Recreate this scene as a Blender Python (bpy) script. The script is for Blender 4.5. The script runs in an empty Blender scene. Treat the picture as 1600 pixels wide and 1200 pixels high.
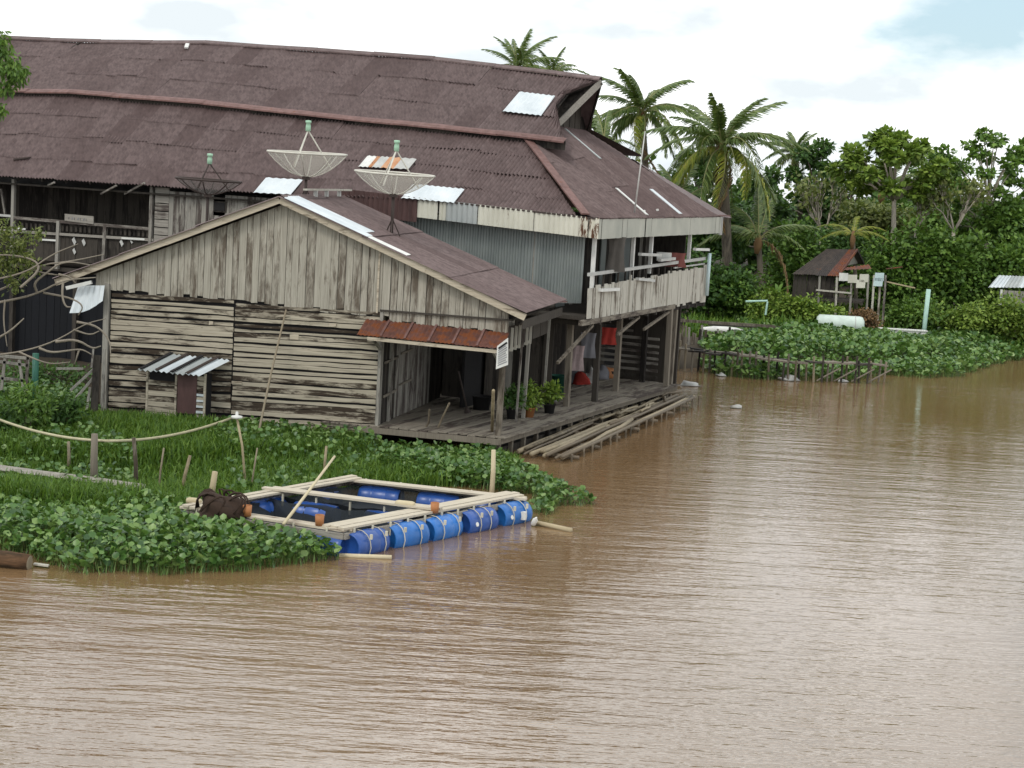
import bpy, math, random
import numpy as np
from mathutils import Vector, Matrix
random.seed(7); rng = np.random.default_rng(7)
V = Vector
SC = bpy.context.scene
COL = SC.collection
# ---------------------------------------------------------------- camera
FPX, PITCH, ROLL, CAMH = 2800.0, math.radians(7.02), math.radians(3.3), 8.0
cd = bpy.data.cameras.new('camera'); cam = bpy.data.objects.new('camera', cd); COL.objects.link(cam)
CM = Matrix.Translation((0, 0, CAMH)) @ Matrix.Rotation(math.pi/2 - PITCH, 4, 'X') @ Matrix.Rotation(ROLL, 4, 'Z')
cam.matrix_world = CM
cd.sensor_width = 36.0; cd.lens = 36.0*FPX/1600.0; cd.clip_start = 0.5; cd.clip_end = 3000
SC.camera = cam
# ---------------------------------------------------------------- sky, sun, exposure
SUN_EL, SUN_AZ = math.radians(48), math.radians(215)      # azimuth measured clockwise from +Y (view direction)
w = bpy.data.worlds.new('World'); SC.world = w; w.use_nodes = True
nt = w.node_tree; nt.nodes.clear()
def wn(t, **k):
    n = nt.nodes.new(t)
    for a, b in k.items(): setattr(n, a, b)
    return n
wo = wn('ShaderNodeOutputWorld'); bg = wn('ShaderNodeBackground'); bg.inputs['Strength'].default_value = 0.1
sky = wn('ShaderNodeTexSky', sky_type='NISHITA', sun_disc=False, sun_elevation=SUN_EL, sun_rotation=SUN_AZ)
sky.air_density = 1.0; sky.dust_density = 1.5
tc = wn('ShaderNodeTexCoord')
mp = wn('ShaderNodeMapping'); mp.inputs['Scale'].default_value = (1.0, 1.0, 2.4); mp.inputs['Location'].default_value = (4.3, 4.7, 0.345)
n1 = wn('ShaderNodeTexNoise'); n1.inputs['Scale'].default_value = 4.2; n1.inputs['Detail'].default_value = 8; n1.inputs['Roughness'].default_value = 0.52
r1 = wn('ShaderNodeValToRGB'); r1.color_ramp.elements[0].position = 0.33; r1.color_ramp.elements[1].position = 0.43
n2 = wn('ShaderNodeTexNoise'); n2.inputs['Scale'].default_value = 9.0; n2.inputs['Detail'].default_value = 7
r2 = wn('ShaderNodeValToRGB'); r2.color_ramp.elements[0].position = 0.37; r2.color_ramp.elements[1].position = 0.64
r2.color_ramp.elements[0].color = (0.94, 1.02, 1.06, 1); r2.color_ramp.elements[1].color = (1.85, 1.85, 1.82, 1)
mul = wn('ShaderNodeVectorMath', operation='SCALE'); mul.inputs['Scale'].default_value = 10.5
# thin bright haze veil over the clear gaps
veil = wn('ShaderNodeMix', data_type='RGBA'); veil.inputs['Factor'].default_value = 0.65
veil.inputs['B'].default_value = (8.4, 11.2, 12.6, 1)
mix = wn('ShaderNodeMix', data_type='RGBA')
L = nt.links.new
L(tc.outputs['Generated'], mp.inputs['Vector']); L(mp.outputs[0], n1.inputs['Vector']); L(mp.outputs[0], n2.inputs['Vector'])
L(n1.outputs['Fac'], r1.inputs[0]); L(n2.outputs['Fac'], r2.inputs[0]); L(r2.outputs[0], mul.inputs[0])
L(sky.outputs[0], veil.inputs['A']); L(r1.outputs[0], mix.inputs['Factor']); L(veil.outputs['Result'], mix.inputs['A']); L(mul.outputs[0], mix.inputs['B'])
L(mix.outputs['Result'], bg.inputs[0]); L(bg.outputs[0], wo.inputs[0])
sd = bpy.data.lights.new('sun', 'SUN'); sd.energy = 1.2; sd.angle = math.radians(11); sd.color = (1.0, 0.95, 0.86)
so = bpy.data.objects.new('sun', sd); COL.objects.link(so)
sdir = V((math.sin(SUN_AZ)*math.cos(SUN_EL), math.cos(SUN_AZ)*math.cos(SUN_EL), math.sin(SUN_EL)))
so.rotation_euler = sdir.to_track_quat('Z', 'Y').to_euler()
SC.view_settings.view_transform = 'Standard'; SC.view_settings.look = 'None'; SC.view_settings.exposure = -0.18; SC.view_settings.gamma = 1.0
SC.view_settings.use_curve_mapping = False
# ---------------------------------------------------------------- helpers
def ray(px, py): return (CM.to_3x3() @ V(((px-800)/FPX, -(py-600)/FPX, -1.0)))
def az(px, py, z=0.0):
    d = ray(px, py); return V((0, 0, CAMH)) + d*((z-CAMH)/d.z)
def ay(px, py, y):
    d = ray(px, py); return V((0, 0, CAMH)) + d*(y/d.y)
def lerp(a, b, t): return a + (b-a)*t
def poly_at(pts, t):                      # point on a polyline at fraction t of its length
    ds = [(pts[i+1]-pts[i]).length for i in range(len(pts)-1)]; T = sum(ds)*t
    for i, d in enumerate(ds):
        if T <= d or i == len(ds)-1: return lerp(pts[i], pts[i+1], T/d)
        T -= d
def tag(o, label=None, cat=None, group=None, kind=None):
    for k, v in (('label', label), ('category', cat), ('group', group), ('kind', kind)):
        if v: o[k] = v
    return o
class MB:
    def __init__(s): s.v = []; s.f = []
    def add(s, vs, fs):
        b = len(s.v); s.v += [V(p) for p in vs]; s.f += [[i+b for i in f] for f in fs]; return s
    def hexa(s, p):                       # 8 corners: bottom ring 0-3, top ring 4-7
        return s.add(p, [(3,2,1,0),(4,5,6,7),(0,1,5,4),(1,2,6,5),(2,3,7,6),(3,0,4,7)])
    def box(s, c, d):
        x, y, z = c; a, b, h = d[0]/2, d[1]/2, d[2]/2
        return s.hexa([(x-a,y-b,z-h),(x+a,y-b,z-h),(x+a,y+b,z-h),(x-a,y+b,z-h),(x-a,y-b,z+h),(x+a,y-b,z+h),(x+a,y+b,z+h),(x-a,y+b,z+h)])
    def bar(s, p0, p1, wd, ht, up=(0,0,1)):
        p0, p1 = V(p0), V(p1); d = (p1-p0).normalized(); u = V(up)
        if abs(d.dot(u)) > 0.97: u = V((0,1,0))
        r = d.cross(u).normalized()*wd/2; u = r.cross(d).normalized()*ht/2
        return s.hexa([p0-r-u, p0+r-u, p1+r-u, p1-r-u, p0-r+u, p0+r+u, p1+r+u, p1-r+u])
    def tube(s, pts, rs, n=6):
        pts = [V(p) for p in pts]; b = len(s.v)
        if not hasattr(rs, '__len__'): rs = [rs]*len(pts)
        for i, p in enumerate(pts):
            d = (pts[min(i+1, len(pts)-1)]-pts[max(i-1, 0)]).normalized()
            a = d.orthogonal().normalized() if i == 0 else (a - d*a.dot(d)).normalized()
            c = d.cross(a)
            for k in range(n):
                t = 2*math.pi*k/n; s.v.append(p + (a*math.cos(t)+c*math.sin(t))*rs[i])
        for i in range(len(pts)-1):
            for k in range(n):
                k2 = (k+1) % n; s.f.append([b+i*n+k, b+i*n+k2, b+(i+1)*n+k2, b+(i+1)*n+k])
        s.f.append([b+k for k in range(n)][::-1]); s.f.append([b+(len(pts)-1)*n+k for k in range(n)])
        return s
    def lathe(s, prof, org, axis, n=14):  # prof: (radius, distance along axis)
        ax = V(axis).normalized(); a = ax.orthogonal().normalized(); c = ax.cross(a); b = len(s.v)
        for r, h in prof:
            for k in range(n):
                t = 2*math.pi*k/n; s.v.append(V(org)+ax*h+(a*math.cos(t)+c*math.sin(t))*r)
        for i in range(len(prof)-1):
            for k in range(n):
                k2 = (k+1) % n; s.f.append([b+i*n+k, b+i*n+k2, b+(i+1)*n+k2, b+(i+1)*n+k])
        return s
    def plank(s, p0, p1, wv, tv, seg=5, jit=0.008, taper=0):
        p0, p1, wv, tv = V(p0), V(p1), V(wv), V(tv); wn_ = wv.normalized(); b = len(s.v)
        for i in range(seg+1):
            q = lerp(p0, p1, i/seg)
            j0 = wn_*random.uniform(-jit, jit); j1 = wn_*random.uniform(-jit, jit)
            s.v += [q+j0, q+wv+j1, q+wv+tv+j1, q+tv+j0]
        for i in range(seg):
            for k in range(4):
                k2 = (k+1) % 4; s.f.append([b+4*i+k, b+4*i+k2, b+4*i+4+k2, b+4*i+4+k])
        s.f.append([b+3, b+2, b+1, b]); e = b+4*seg; s.f.append([e, e+1, e+2, e+3]); return s
    def sheet(s, fn, s0, s1, t0, t1, ribs, amp, lift=0.0, nt_=1, lift0=0.0, tilt=0.0):
        """corrugated sheet on surface fn(s,t)->(point, normal); ribs run along t"""
        n = ribs*2; b = len(s.v)
        for j in range(nt_+1):
            t = lerp(t0, t1, j/nt_)
            for i in range(n+1):
                p, nn = fn(lerp(s0, s1, i/n), t)
                s.v.append(p + nn*((amp if i % 2 else -amp)+lerp(lift0, lift, j/nt_)+tilt*i/n))
        for j in range(nt_):
            for i in range(n):
                a = b+j*(n+1)+i; s.f.append([a, a+1, a+n+2, a+n+1])
        return s
    def mesh(s, name, inv=None):
        vs = [inv @ p for p in s.v] if inv is not None else s.v
        me = bpy.data.meshes.new(name); me.from_pydata([tuple(p) for p in vs], [], s.f); me.update(); return me
def link(name, me, mat, parent=None, smooth=False):
    o = bpy.data.objects.new(name, me); COL.objects.link(o)
    if mat and not me.materials: me.materials.append(mat)
    if parent: o.parent = parent
    if smooth: me.shade_smooth()
    return o
class Thing:
    def __init__(s, name, label, cat, loc=(0,0,0), rz=0.0, group=None, kind=None):
        s.o = bpy.data.objects.new(name, None); COL.objects.link(s.o); s.o.empty_display_size = 0.3
        s.o.location = loc; s.o.rotation_euler = (0, 0, rz); tag(s.o, label, cat, group, kind)
        s.M = Matrix.Translation(loc) @ Matrix.Rotation(rz, 4, 'Z'); s.I = s.M.inverted()
    def part(s, name, mb, mat, parent=None, smooth=False, world=False, label=None, kind=None):
        o = link(name, mb.mesh(name, s.I if world else None), mat, parent or s.o, smooth); tag(o, label, None, None, kind); return o
    def arr(s, name, vs, fs, mat, parent=None, smooth=False, kind=None):   # numpy arrays, world coordinates
        R = np.array(s.I)[:3]; vs = vs @ R[:, :3].T + R[:, 3]
        o = link(name, fast(name, vs, fs), mat, parent or s.o, smooth); tag(o, None, None, None, kind); return o
    def L(s, p): return s.I @ V(p)
    def _hit(s, px, py, ax, c):
        o = s.I @ V((0, 0, CAMH)); d = s.I.to_3x3() @ ray(px, py); return o + d*((c-o[ax])/d[ax])
    def X(s, px, py, c): return s._hit(px, py, 0, c)
    def Y(s, px, py, c): return s._hit(px, py, 1, c)
    def Z(s, px, py, c): return s._hit(px, py, 2, c)
def solo(name, label, cat, mb, mat, group=None, smooth=False, kind=None, base=None):
    xs = np.array([tuple(p) for p in mb.v])
    c = V(base) if base else V((float(xs[:,0].mean()), float(xs[:,1].mean()), float(xs[:,2].min())))
    o = link(name, mb.mesh(name, Matrix.Translation(-c)), mat, None, smooth); o.location = c
    return tag(o, label, cat, group, kind)
def fast(name, vs, fs):
    me = bpy.data.meshes.new(name); n, k = fs.shape
    me.vertices.add(len(vs)); me.vertices.foreach_set('co', np.ascontiguousarray(vs, np.float32).ravel())
    me.loops.add(n*k); me.loops.foreach_set('vertex_index', fs.astype(np.int32).ravel())
    me.polygons.add(n); me.polygons.foreach_set('loop_start', np.arange(0, n*k, k, dtype=np.int32))
    me.update(calc_edges=True); me.validate(); return me
# ---------------------------------------------------------------- materials
class MT:
    def __init__(s, name):
        s.m = bpy.data.materials.new(name); s.m.use_nodes = True; s.t = s.m.node_tree; s.t.nodes.clear()
        s.out = s.t.nodes.new('ShaderNodeOutputMaterial')
    def n(s, t, ins=None, **k):
        n = s.t.nodes.new(t)
        for a, b in k.items(): setattr(n, a, b)
        for a, b in (ins or {}).items():
            if isinstance(b, bpy.types.NodeSocket): s.t.links.new(b, n.inputs[a])
            else: n.inputs[a].default_value = b
        return n
    def coord(s, scale, rnd=True, out='Object'):
        c = s.n('ShaderNodeTexCoord').outputs[out]
        if rnd:
            oi = s.n('ShaderNodeObjectInfo').outputs['Random']
            m = s.n('ShaderNodeMath', {0: oi, 1: 53.7}, operation='MULTIPLY').outputs[0]
            c = s.n('ShaderNodeVectorMath', {0: c, 1: m}, operation='ADD').outputs[0]
        return s.n('ShaderNodeMapping', {'Vector': c, 'Scale': scale}).outputs[0]
    def noise(s, vec, scale=1.0, detail=4, rough=0.55, dist=0.0):
        return s.n('ShaderNodeTexNoise', {'Vector': vec, 'Scale': scale, 'Detail': detail, 'Roughness': rough, 'Distortion': dist}).outputs['Fac']
    def ramp(s, fac, stops):
        r = s.n('ShaderNodeValToRGB', {0: fac}); e = r.color_ramp.elements
        while len(e) < len(stops): e.new(0.5)
        for i, (p, c) in enumerate(stops):
            e[i].position = p; e[i].color = (*c, 1) if hasattr(c, '__len__') else (c, c, c, 1)
        return r.outputs[0]
    def mix(s, f, a, b, bt='MIX'):
        def c(x): return x if isinstance(x, bpy.types.NodeSocket) else (*x, 1)
        return s.n('ShaderNodeMix', {'Factor': f, 'A': c(a), 'B': c(b)}, data_type='RGBA', blend_type=bt).outputs['Result']
    def rnd(s): return s.n('ShaderNodeObjectInfo').outputs['Random']
    def isl(s): return s.n('ShaderNodeNewGeometry').outputs['Random Per Island']
    def bump(s, h, strength=0.4, dist=0.02): return s.n('ShaderNodeBump', {'Height': h, 'Strength': strength, 'Distance': dist}).outputs[0]
    def fin(s, col, rough=0.7, bump=None, metal=0.0, spec=0.3, **k):
        ins = {'Base Color': col if isinstance(col, bpy.types.NodeSocket) else (*col, 1), 'Roughness': rough, 'Metallic': metal, 'Specular IOR Level': spec}
        if bump: ins['Normal'] = bump
        ins.update(k); b = s.n('ShaderNodeBsdfPrincipled', ins); s.t.links.new(b.outputs[0], s.out.inputs[0]); return s.m
def wood(name, light, mid, dark, axis='x', peel=(0.42, 0.60), var=0.35, grain=26, stain=0.5):
    t = MT(name); g = {'x': (0.9, grain, grain), 'y': (grain, 0.9, grain), 'z': (grain, grain, 0.9)}[axis]
    c = t.coord(g); a = t.noise(c, 1.0, 6, 0.65, 0.4)
    g2 = {'x': (1.4, 7, 7), 'y': (7, 1.4, 7), 'z': (7, 7, 1.4)}[axis]
    pl = t.noise(t.coord(g2), 1.0, 6, 0.7, 0.5)
    big = t.noise(t.coord((0.6, 0.6, 0.6)), 1.0, 3)
    pm = t.n('ShaderNodeMath', {0: pl, 1: t.n('ShaderNodeMath', {0: t.rnd(), 1: 0.5}, operation='SUBTRACT').outputs[0], 2: 0.0}, operation='ADD').outputs[0] if False else pl
    r = t.n('ShaderNodeMath', {0: t.rnd(), 1: var, 2: -var/2}, operation='MULTIPLY_ADD').outputs[0]
    pm = t.n('ShaderNodeMath', {0: pl, 1: r}, operation='ADD').outputs[0]
    pm = t.n('ShaderNodeMath', {0: pm, 1: t.n('ShaderNodeMath', {0: big, 1: stain, 2: -stain/2}, operation='MULTIPLY_ADD').outputs[0]}, operation='ADD').outputs[0]
    base = t.mix(t.ramp(a, [(0.3, 0.0), (0.7, 1.0)]), mid, light)
    mask = t.ramp(pm, [(peel[0], 1.0), (peel[1], 0.0)])
    dk = t.mix(a, dark, tuple(x*2.0 for x in dark))
    col = t.mix(mask, base, dk)
    return t.fin(col, 0.85, t.bump(a, 0.5, 0.015), spec=0.15)
WOOD_FRONT = wood('peeling_paint_boards', (0.56, 0.50, 0.40), (0.31, 0.275, 0.215), (0.038, 0.029, 0.022), 'x', (0.37, 0.53), 0.36)
WOOD_GABLE = wood('gable_boards', (0.46, 0.43, 0.365), (0.27, 0.25, 0.21), (0.085, 0.07, 0.055), 'z', (0.27, 0.48), 0.32)
WOOD_GREY = wood('grey_boards', (0.36, 0.34, 0.30), (0.22, 0.21, 0.19), (0.06, 0.05, 0.045), 'z', (0.32, 0.50), 0.3)
WOOD_GREYX = wood('grey_planks', (0.36, 0.34, 0.30), (0.22, 0.20, 0.18), (0.06, 0.05, 0.045), 'x', (0.32, 0.50), 0.3)
WOOD_GREYY = wood('grey_deck_planks', (0.27, 0.24, 0.20), (0.17, 0.15, 0.12), (0.05, 0.04, 0.035), 'y', (0.32, 0.50), 0.3)
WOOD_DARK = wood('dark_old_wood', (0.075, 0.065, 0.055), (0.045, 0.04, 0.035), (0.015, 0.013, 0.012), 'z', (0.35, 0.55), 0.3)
WOOD_PALE = wood('pale_parapet_boards', (0.55, 0.53, 0.47), (0.38, 0.36, 0.31), (0.09, 0.075, 0.06), 'z', (0.30, 0.44), 0.26)
WOOD_BARGE = wood('bargeboard_wood', (0.56, 0.50, 0.40), (0.40, 0.34, 0.26), (0.10, 0.08, 0.06), 'x', (0.28, 0.44), 0.2)
WOOD_CAGE = wood('cage_planks', (0.60, 0.54, 0.44), (0.42, 0.37, 0.29), (0.12, 0.09, 0.07), 'x', (0.25, 0.42), 0.25)
WOOD_POST = wood('post_wood', (0.24, 0.21, 0.17), (0.15, 0.13, 0.105), (0.05, 0.04, 0.03), 'z', (0.30, 0.5), 0.3)
def roofing(name, base, alt, rust=0.0, rough=0.6, spots=None):
    t = MT(name); c = t.coord((0.5, 0.5, 0.5)); a = t.noise(c, 1.0, 5, 0.6)
    st = t.noise(t.coord((5, 5, 1.2)), 1.0, 5, 0.65); fine = t.noise(t.coord((30, 30, 30)), 1.0, 3)
    v = t.n('ShaderNodeMath', {0: a, 1: t.rnd()}, operation='ADD').outputs[0]
    col = t.mix(t.ramp(v, [(0.35, 0.0), (1.35, 1.0)] if False else [(0.3, 0.0), (1.0, 1.0)]), base, alt)
    col = t.mix(t.ramp(st, [(0.30, 0.75), (0.62, 0.0)]), col, tuple(x*0.55 for x in base))
    col = t.mix(t.n('ShaderNodeMath', {0: fine, 1: 0.12}, operation='MULTIPLY').outputs[0], col, (0.16, 0.12, 0.115))
    if rust: col = t.mix(t.ramp(t.noise(t.coord((3, 3, 1.6)), 1.0, 5, 0.7), [(1-rust-0.06, 0.0), (1-rust, 1.0)]), col, (0.17, 0.055, 0.022))
    return t.fin(col, rough, None, spec=0.25)
ROOF = roofing('brown_zinc_roof', (0.108, 0.072, 0.069), (0.170, 0.124, 0.120), 0.22)
ROOF_RUST = roofing('rusty_awning_sheets', (0.10, 0.042, 0.032), (0.15, 0.062, 0.045), 0.44)
FLASH = roofing('red_brown_flashing', (0.145, 0.075, 0.066), (0.20, 0.112, 0.10), 0.30)
def zinc(name, c1, c2, rust, metal=0.25, rough=0.45):
    t = MT(name); a = t.noise(t.coord((1.5, 1.5, 0.7)), 1.0, 5, 0.6)
    col = t.mix(t.ramp(a, [(0.3, 0.0), (0.7, 1.0)]), c1, c2)
    r = t.noise(t.coord((9, 9, 2.2)), 1.0, 6, 0.7, 0.6)
    if rust: col = t.mix(t.ramp(r, [(1-rust-0.05, 0.0), (1-rust, 1.0)]), col, (0.10, 0.042, 0.02))
    return t.fin(col, rough, None, metal, 0.4)
ZINC_WALL = zinc('grey_zinc_wall', (0.19, 0.215, 0.21), (0.27, 0.295, 0.285), 0.24, 0.15)
ZINC_NEW = zinc('bright_zinc', (0.52, 0.57, 0.60), (0.68, 0.72, 0.74), 0.0, 0.2, 0.4)
ZINC_DULL = zinc('dull_zinc', (0.33, 0.36, 0.36), (0.45, 0.47, 0.46), 0.30, 0.2)
CREAM = zinc('cream_zinc', (0.52, 0.51, 0.43), (0.66, 0.65, 0.56), 0.29, 0.0, 0.5)
CREAM_RUST = zinc('rusting_cream_zinc', (0.55, 0.53, 0.44), (0.66, 0.64, 0.55), 0.46, 0.0, 0.6)
FASCIA_GREY = zinc('shaded_cream_zinc', (0.36, 0.37, 0.33), (0.50, 0.50, 0.44), 0.27, 0.0, 0.5)  # cream zinc painted darker and greyer, as the river side catches less light
ORANGE_RUST = zinc('orange_rust', (0.40, 0.16, 0.06), (0.55, 0.33, 0.2), 0.35, 0.0, 0.7)
BROWN_ZINC = roofing('brown_zinc_wall', (0.075, 0.04, 0.038), (0.11, 0.06, 0.056), 0.2)
def plain(name, c, rough=0.6, var=0.25, spec=0.3, metal=0.0, dirt=0.3, sc=3.0):
    t = MT(name); a = t.noise(t.coord((sc, sc, sc)), 1.0, 5, 0.6)
    m = t.n('ShaderNodeMath', {0: t.rnd(), 1: var, 2: 1-var/2}, operation='MULTIPLY_ADD').outputs[0]
    col = t.n('ShaderNodeVectorMath', {0: c, 'Scale': m}, operation='SCALE').outputs[0]
    col = t.mix(t.ramp(a, [(0.35, dirt), (0.65, 0.0)]), col, tuple(x*0.45 for x in c))
    return t.fin(col, rough, None, metal, spec)
WHITE = plain('white_paint', (0.72, 0.72, 0.69), 0.5, 0.1)
PALE = plain('faded_white_paint', (0.50, 0.50, 0.48), 0.6, 0.2)
MINT = plain('pale_mint_paint', (0.45, 0.66, 0.58), 0.5, 0.1)
SKYPIPE = plain('pale_blue_pipe', (0.55, 0.68, 0.70), 0.4, 0.1)
VOID_SHADE = plain('void_shade_black', (0.007, 0.008, 0.011), 0.8, 0.3)  # near-black colour standing for deep shade in the left ground-floor void
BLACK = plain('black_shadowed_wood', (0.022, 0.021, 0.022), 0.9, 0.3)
BLUE = plain('blue_plastic', (0.025, 0.095, 0.37), 0.32, 0.5, 0.5, dirt=0.45)
BLUE2 = plain('bright_blue_plastic', (0.02, 0.145, 0.46), 0.32, 0.4, 0.5, dirt=0.4)
NAVY = plain('navy_plastic', (0.012, 0.035, 0.13), 0.4, 0.3, 0.5)
TERRA = plain('orange_brown_plastic', (0.45, 0.19, 0.075), 0.55, 0.3)
ROPE = plain('pale_rope', (0.55, 0.52, 0.42), 0.8, 0.2)
HOSE = plain('yellowish_hose', (0.50, 0.46, 0.30), 0.6, 0.2)
STEEL = plain('grey_metal', (0.42, 0.42, 0.38), 0.5, 0.2, metal=0.3)
DARKSTEEL = plain('dark_rusted_metal', (0.06, 0.045, 0.04), 0.7, 0.3)
GREENP = plain('green_plastic', (0.03, 0.12, 0.085), 0.45, 0.2)
FEED = plain('pale_green_plastic', (0.38, 0.60, 0.44), 0.5, 0.1)
RED = plain('red_cloth', (0.35, 0.04, 0.03), 0.9, 0.2)
CLOTH = plain('grey_cloth', (0.20, 0.20, 0.22), 0.9, 0.6)
NETM = plain('dark_brown_net', (0.045, 0.028, 0.02), 0.95, 0.3, sc=20)
SOIL = plain('muddy_ground', (0.055, 0.042, 0.028), 0.95, 0.0, sc=0.8)
BARK = wood('grey_bark', (0.26, 0.23, 0.19), (0.17, 0.15, 0.12), (0.06, 0.05, 0.04), 'z', (0.3, 0.5), 0.3, 8)
PALEBARK = wood('pale_bark', (0.50, 0.45, 0.38), (0.36, 0.32, 0.26), (0.13, 0.11, 0.09), 'z', (0.28, 0.45), 0.2, 8)
PALMBARK = wood('palm_bark', (0.17, 0.145, 0.115), (0.10, 0.085, 0.065), (0.035, 0.03, 0.025), 'z', (0.3, 0.5), 0.3, 5)
TWIG = plain('bare_twig', (0.30, 0.26, 0.21), 0.9, 0.3)
def bamboo(name, a, b):
    t = MT(name); n = t.noise(t.coord((4, 4, 4)), 1.0, 5, 0.6); m = t.n('ShaderNodeMath', {0: n, 1: t.rnd()}, operation='ADD').outputs[0]
    return t.fin(t.mix(t.ramp(m, [(0.35, 0.0), (1.2, 1.0)] if False else [(0.35, 0.0), (1.0, 1.0)]), a, b), 0.6, None, 0, 0.3)
BAMBOO = bamboo('weathered_bamboo', (0.13, 0.10, 0.06), (0.40, 0.33, 0.21))
BAMBOO_OLD = bamboo('old_dark_bamboo', (0.07, 0.055, 0.04), (0.24, 0.20, 0.14))
RAFT_A = bamboo('grey_raft_bamboo', (0.07, 0.055, 0.038), (0.30, 0.25, 0.17))
RAFT_B = bamboo('rotten_raft_bamboo', (0.03, 0.025, 0.018), (0.15, 0.12, 0.085))
HUTROOF = roofing('dark_hut_roof', (0.045, 0.042, 0.042), (0.075, 0.06, 0.05), 0.30)
BAMBOO_PALE = bamboo('pale_bamboo', (0.42, 0.35, 0.22), (0.58, 0.50, 0.34))
def leaf(name, cols, rough=0.5, trans=0.3, spec=0.35):
    t = MT(name); k = len(cols)
    col = t.ramp(t.isl(), [(i/(k-1), c) for i, c in enumerate(cols)])
    col = t.mix(t.n('ShaderNodeMath', {0: t.rnd(), 1: 0.25}, operation='MULTIPLY').outputs[0], col, tuple(x*0.6 for x in cols[0]))
    b = t.n('ShaderNodeBsdfPrincipled', {'Base Color': col, 'Roughness': rough, 'Specular IOR Level': spec})
    tr = t.n('ShaderNodeBsdfTranslucent', {'Color': t.mix(0.5, col, (0.10, 0.16, 0.01))})
    mx = t.n('ShaderNodeMixShader', {0: trans, 1: b.outputs[0], 2: tr.outputs[0]}); t.t.links.new(mx.outputs[0], t.out.inputs[0]); return t.m
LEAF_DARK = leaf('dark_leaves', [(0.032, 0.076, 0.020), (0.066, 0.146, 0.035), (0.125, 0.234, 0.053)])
LEAF_MID = leaf('mid_green_leaves', [(0.052, 0.114, 0.020), (0.118, 0.227, 0.038), (0.220, 0.352, 0.066)])
LEAF_LIGHT = leaf('light_green_leaves', [(0.088, 0.161, 0.026), (0.205, 0.314, 0.047), (0.352, 0.468, 0.088)])
LEAF_YEL = leaf('yellow_green_leaves', [(0.264, 0.307, 0.029), (0.468, 0.484, 0.044), (0.659, 0.586, 0.059)])
LEAF_OLIVE = leaf('olive_leaves', [(0.080, 0.109, 0.032), (0.161, 0.198, 0.053), (0.264, 0.293, 0.088)])
LEAF_HY = leaf('hyacinth_leaves', [(0.03, 0.085, 0.02), (0.075, 0.17, 0.035), (0.15, 0.27, 0.06), (0.26, 0.38, 0.12)], 0.36, 0.25, 0.5)
LEAF_GRASS = leaf('grass_blades', [(0.05, 0.12, 0.016), (0.11, 0.215, 0.028), (0.20, 0.32, 0.045)], 0.55, 0.38)
PALMLEAF = leaf('palm_leaflets', [(0.068, 0.115, 0.030), (0.128, 0.196, 0.049), (0.230, 0.290, 0.088)], 0.40, 0.25, 0.5)
PALMLEAF_Y = leaf('yellowing_palm_leaflets', [(0.149, 0.203, 0.027), (0.257, 0.297, 0.041), (0.405, 0.378, 0.074)], 0.45, 0.3)
DEADLEAF = leaf('brown_dead_leaves', [(0.10, 0.06, 0.03), (0.19, 0.11, 0.05), (0.28, 0.17, 0.08)], 0.8, 0.1)
RACHIS = plain('palm_rachis', (0.24, 0.24, 0.10), 0.6, 0.3)
COCO = plain('coconut_husk', (0.30, 0.20, 0.07), 0.6, 0.6)
def water_mat():
    t = MT('muddy_river_water'); c = t.n('ShaderNodeTexCoord').outputs['Object']
    def mp(sc, rot=0): return t.n('ShaderNodeMapping', {'Vector': c, 'Scale': sc, 'Rotation': (0, 0, rot)}).outputs[0]
    a = t.noise(mp((0.33, 1.5, 1), 0.10), 1.0, 3, 0.5, 0.3)
    b = t.noise(mp((0.9, 4.0, 1), -0.05), 1.0, 3, 0.55, 0.3)
    d = t.noise(mp((4.5, 13.0, 1), 0.12), 1.0, 2, 0.5)
    big = t.noise(mp((0.045, 0.06, 1)), 1.0, 2, 0.5)
    g = t.ramp(big, [(0.36, 0.35), (0.58, 1.0)])
    def m(x, k): return t.n('ShaderNodeMath', {0: x, 1: k}, operation='MULTIPLY').outputs[0]
    def ad(x, y): return t.n('ShaderNodeMath', {0: x, 1: y}, operation='ADD').outputs[0]
    h = m(ad(ad(m(a, 0.42), m(b, 0.26)), m(d, 0.09)), g)
    bp = t.n('ShaderNodeBump', {'Height': h, 'Strength': 1.0, 'Distance': 0.085}).outputs[0]
    col = t.mix(t.noise(mp((0.12, 0.2, 1)), 1.0, 3), (0.170, 0.100, 0.047), (0.215, 0.135, 0.068))
    return t.fin(col, 0.06, bp, 0, 1.0, IOR=1.95)
WATER = water_mat()
# ================================================================ setting: river bed / bank terrain, water
def inpoly(P, poly):
    x, y = P[:,0], P[:,1]; c = np.zeros(len(P), bool); n = len(poly)
    for i in range(n):
        x0, y0 = poly[i]; x1, y1 = poly[(i+1) % n]
        if y0 == y1: continue
        t = ((y0 > y) != (y1 > y)) & (x < (x1-x0)*(y-y0)/(y1-y0)+x0); c ^= t
    return c
def wpoly(pts, z=0.0): return [tuple(az(px, py, z)[:2]) for px, py in pts]
def edge_dist(P, poly):
    d = np.full(len(P), 1e9)
    for i in range(len(poly)):
        a = np.array(poly[i]); b = np.array(poly[(i+1) % len(poly)]); ab = b-a
        t = np.clip(((P-a)@ab)/(ab@ab), 0, 1); d = np.minimum(d, np.linalg.norm(P-(a+t[:,None]*ab), axis=1))
    return d
LAND_A = [(-140, 44), (-30, 41), (-9, 42.2), (-4.2, 45.2), (-3.0, 47.0), (-3.6, 52), (0.5, 60), (3.5, 70), (6, 90), (6, 400), (-140, 400)]
fs_ = wpoly([(1100, 572), (1250, 578), (1370, 580), (1480, 572), (1530, 558), (1620, 548), (1720, 545)])
LAND_B = [(4.5, 71)] + [tuple(p) for p in fs_] + [(60, 96), (200, 120), (200, 420), (-4, 420), (2, 78)]
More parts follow.
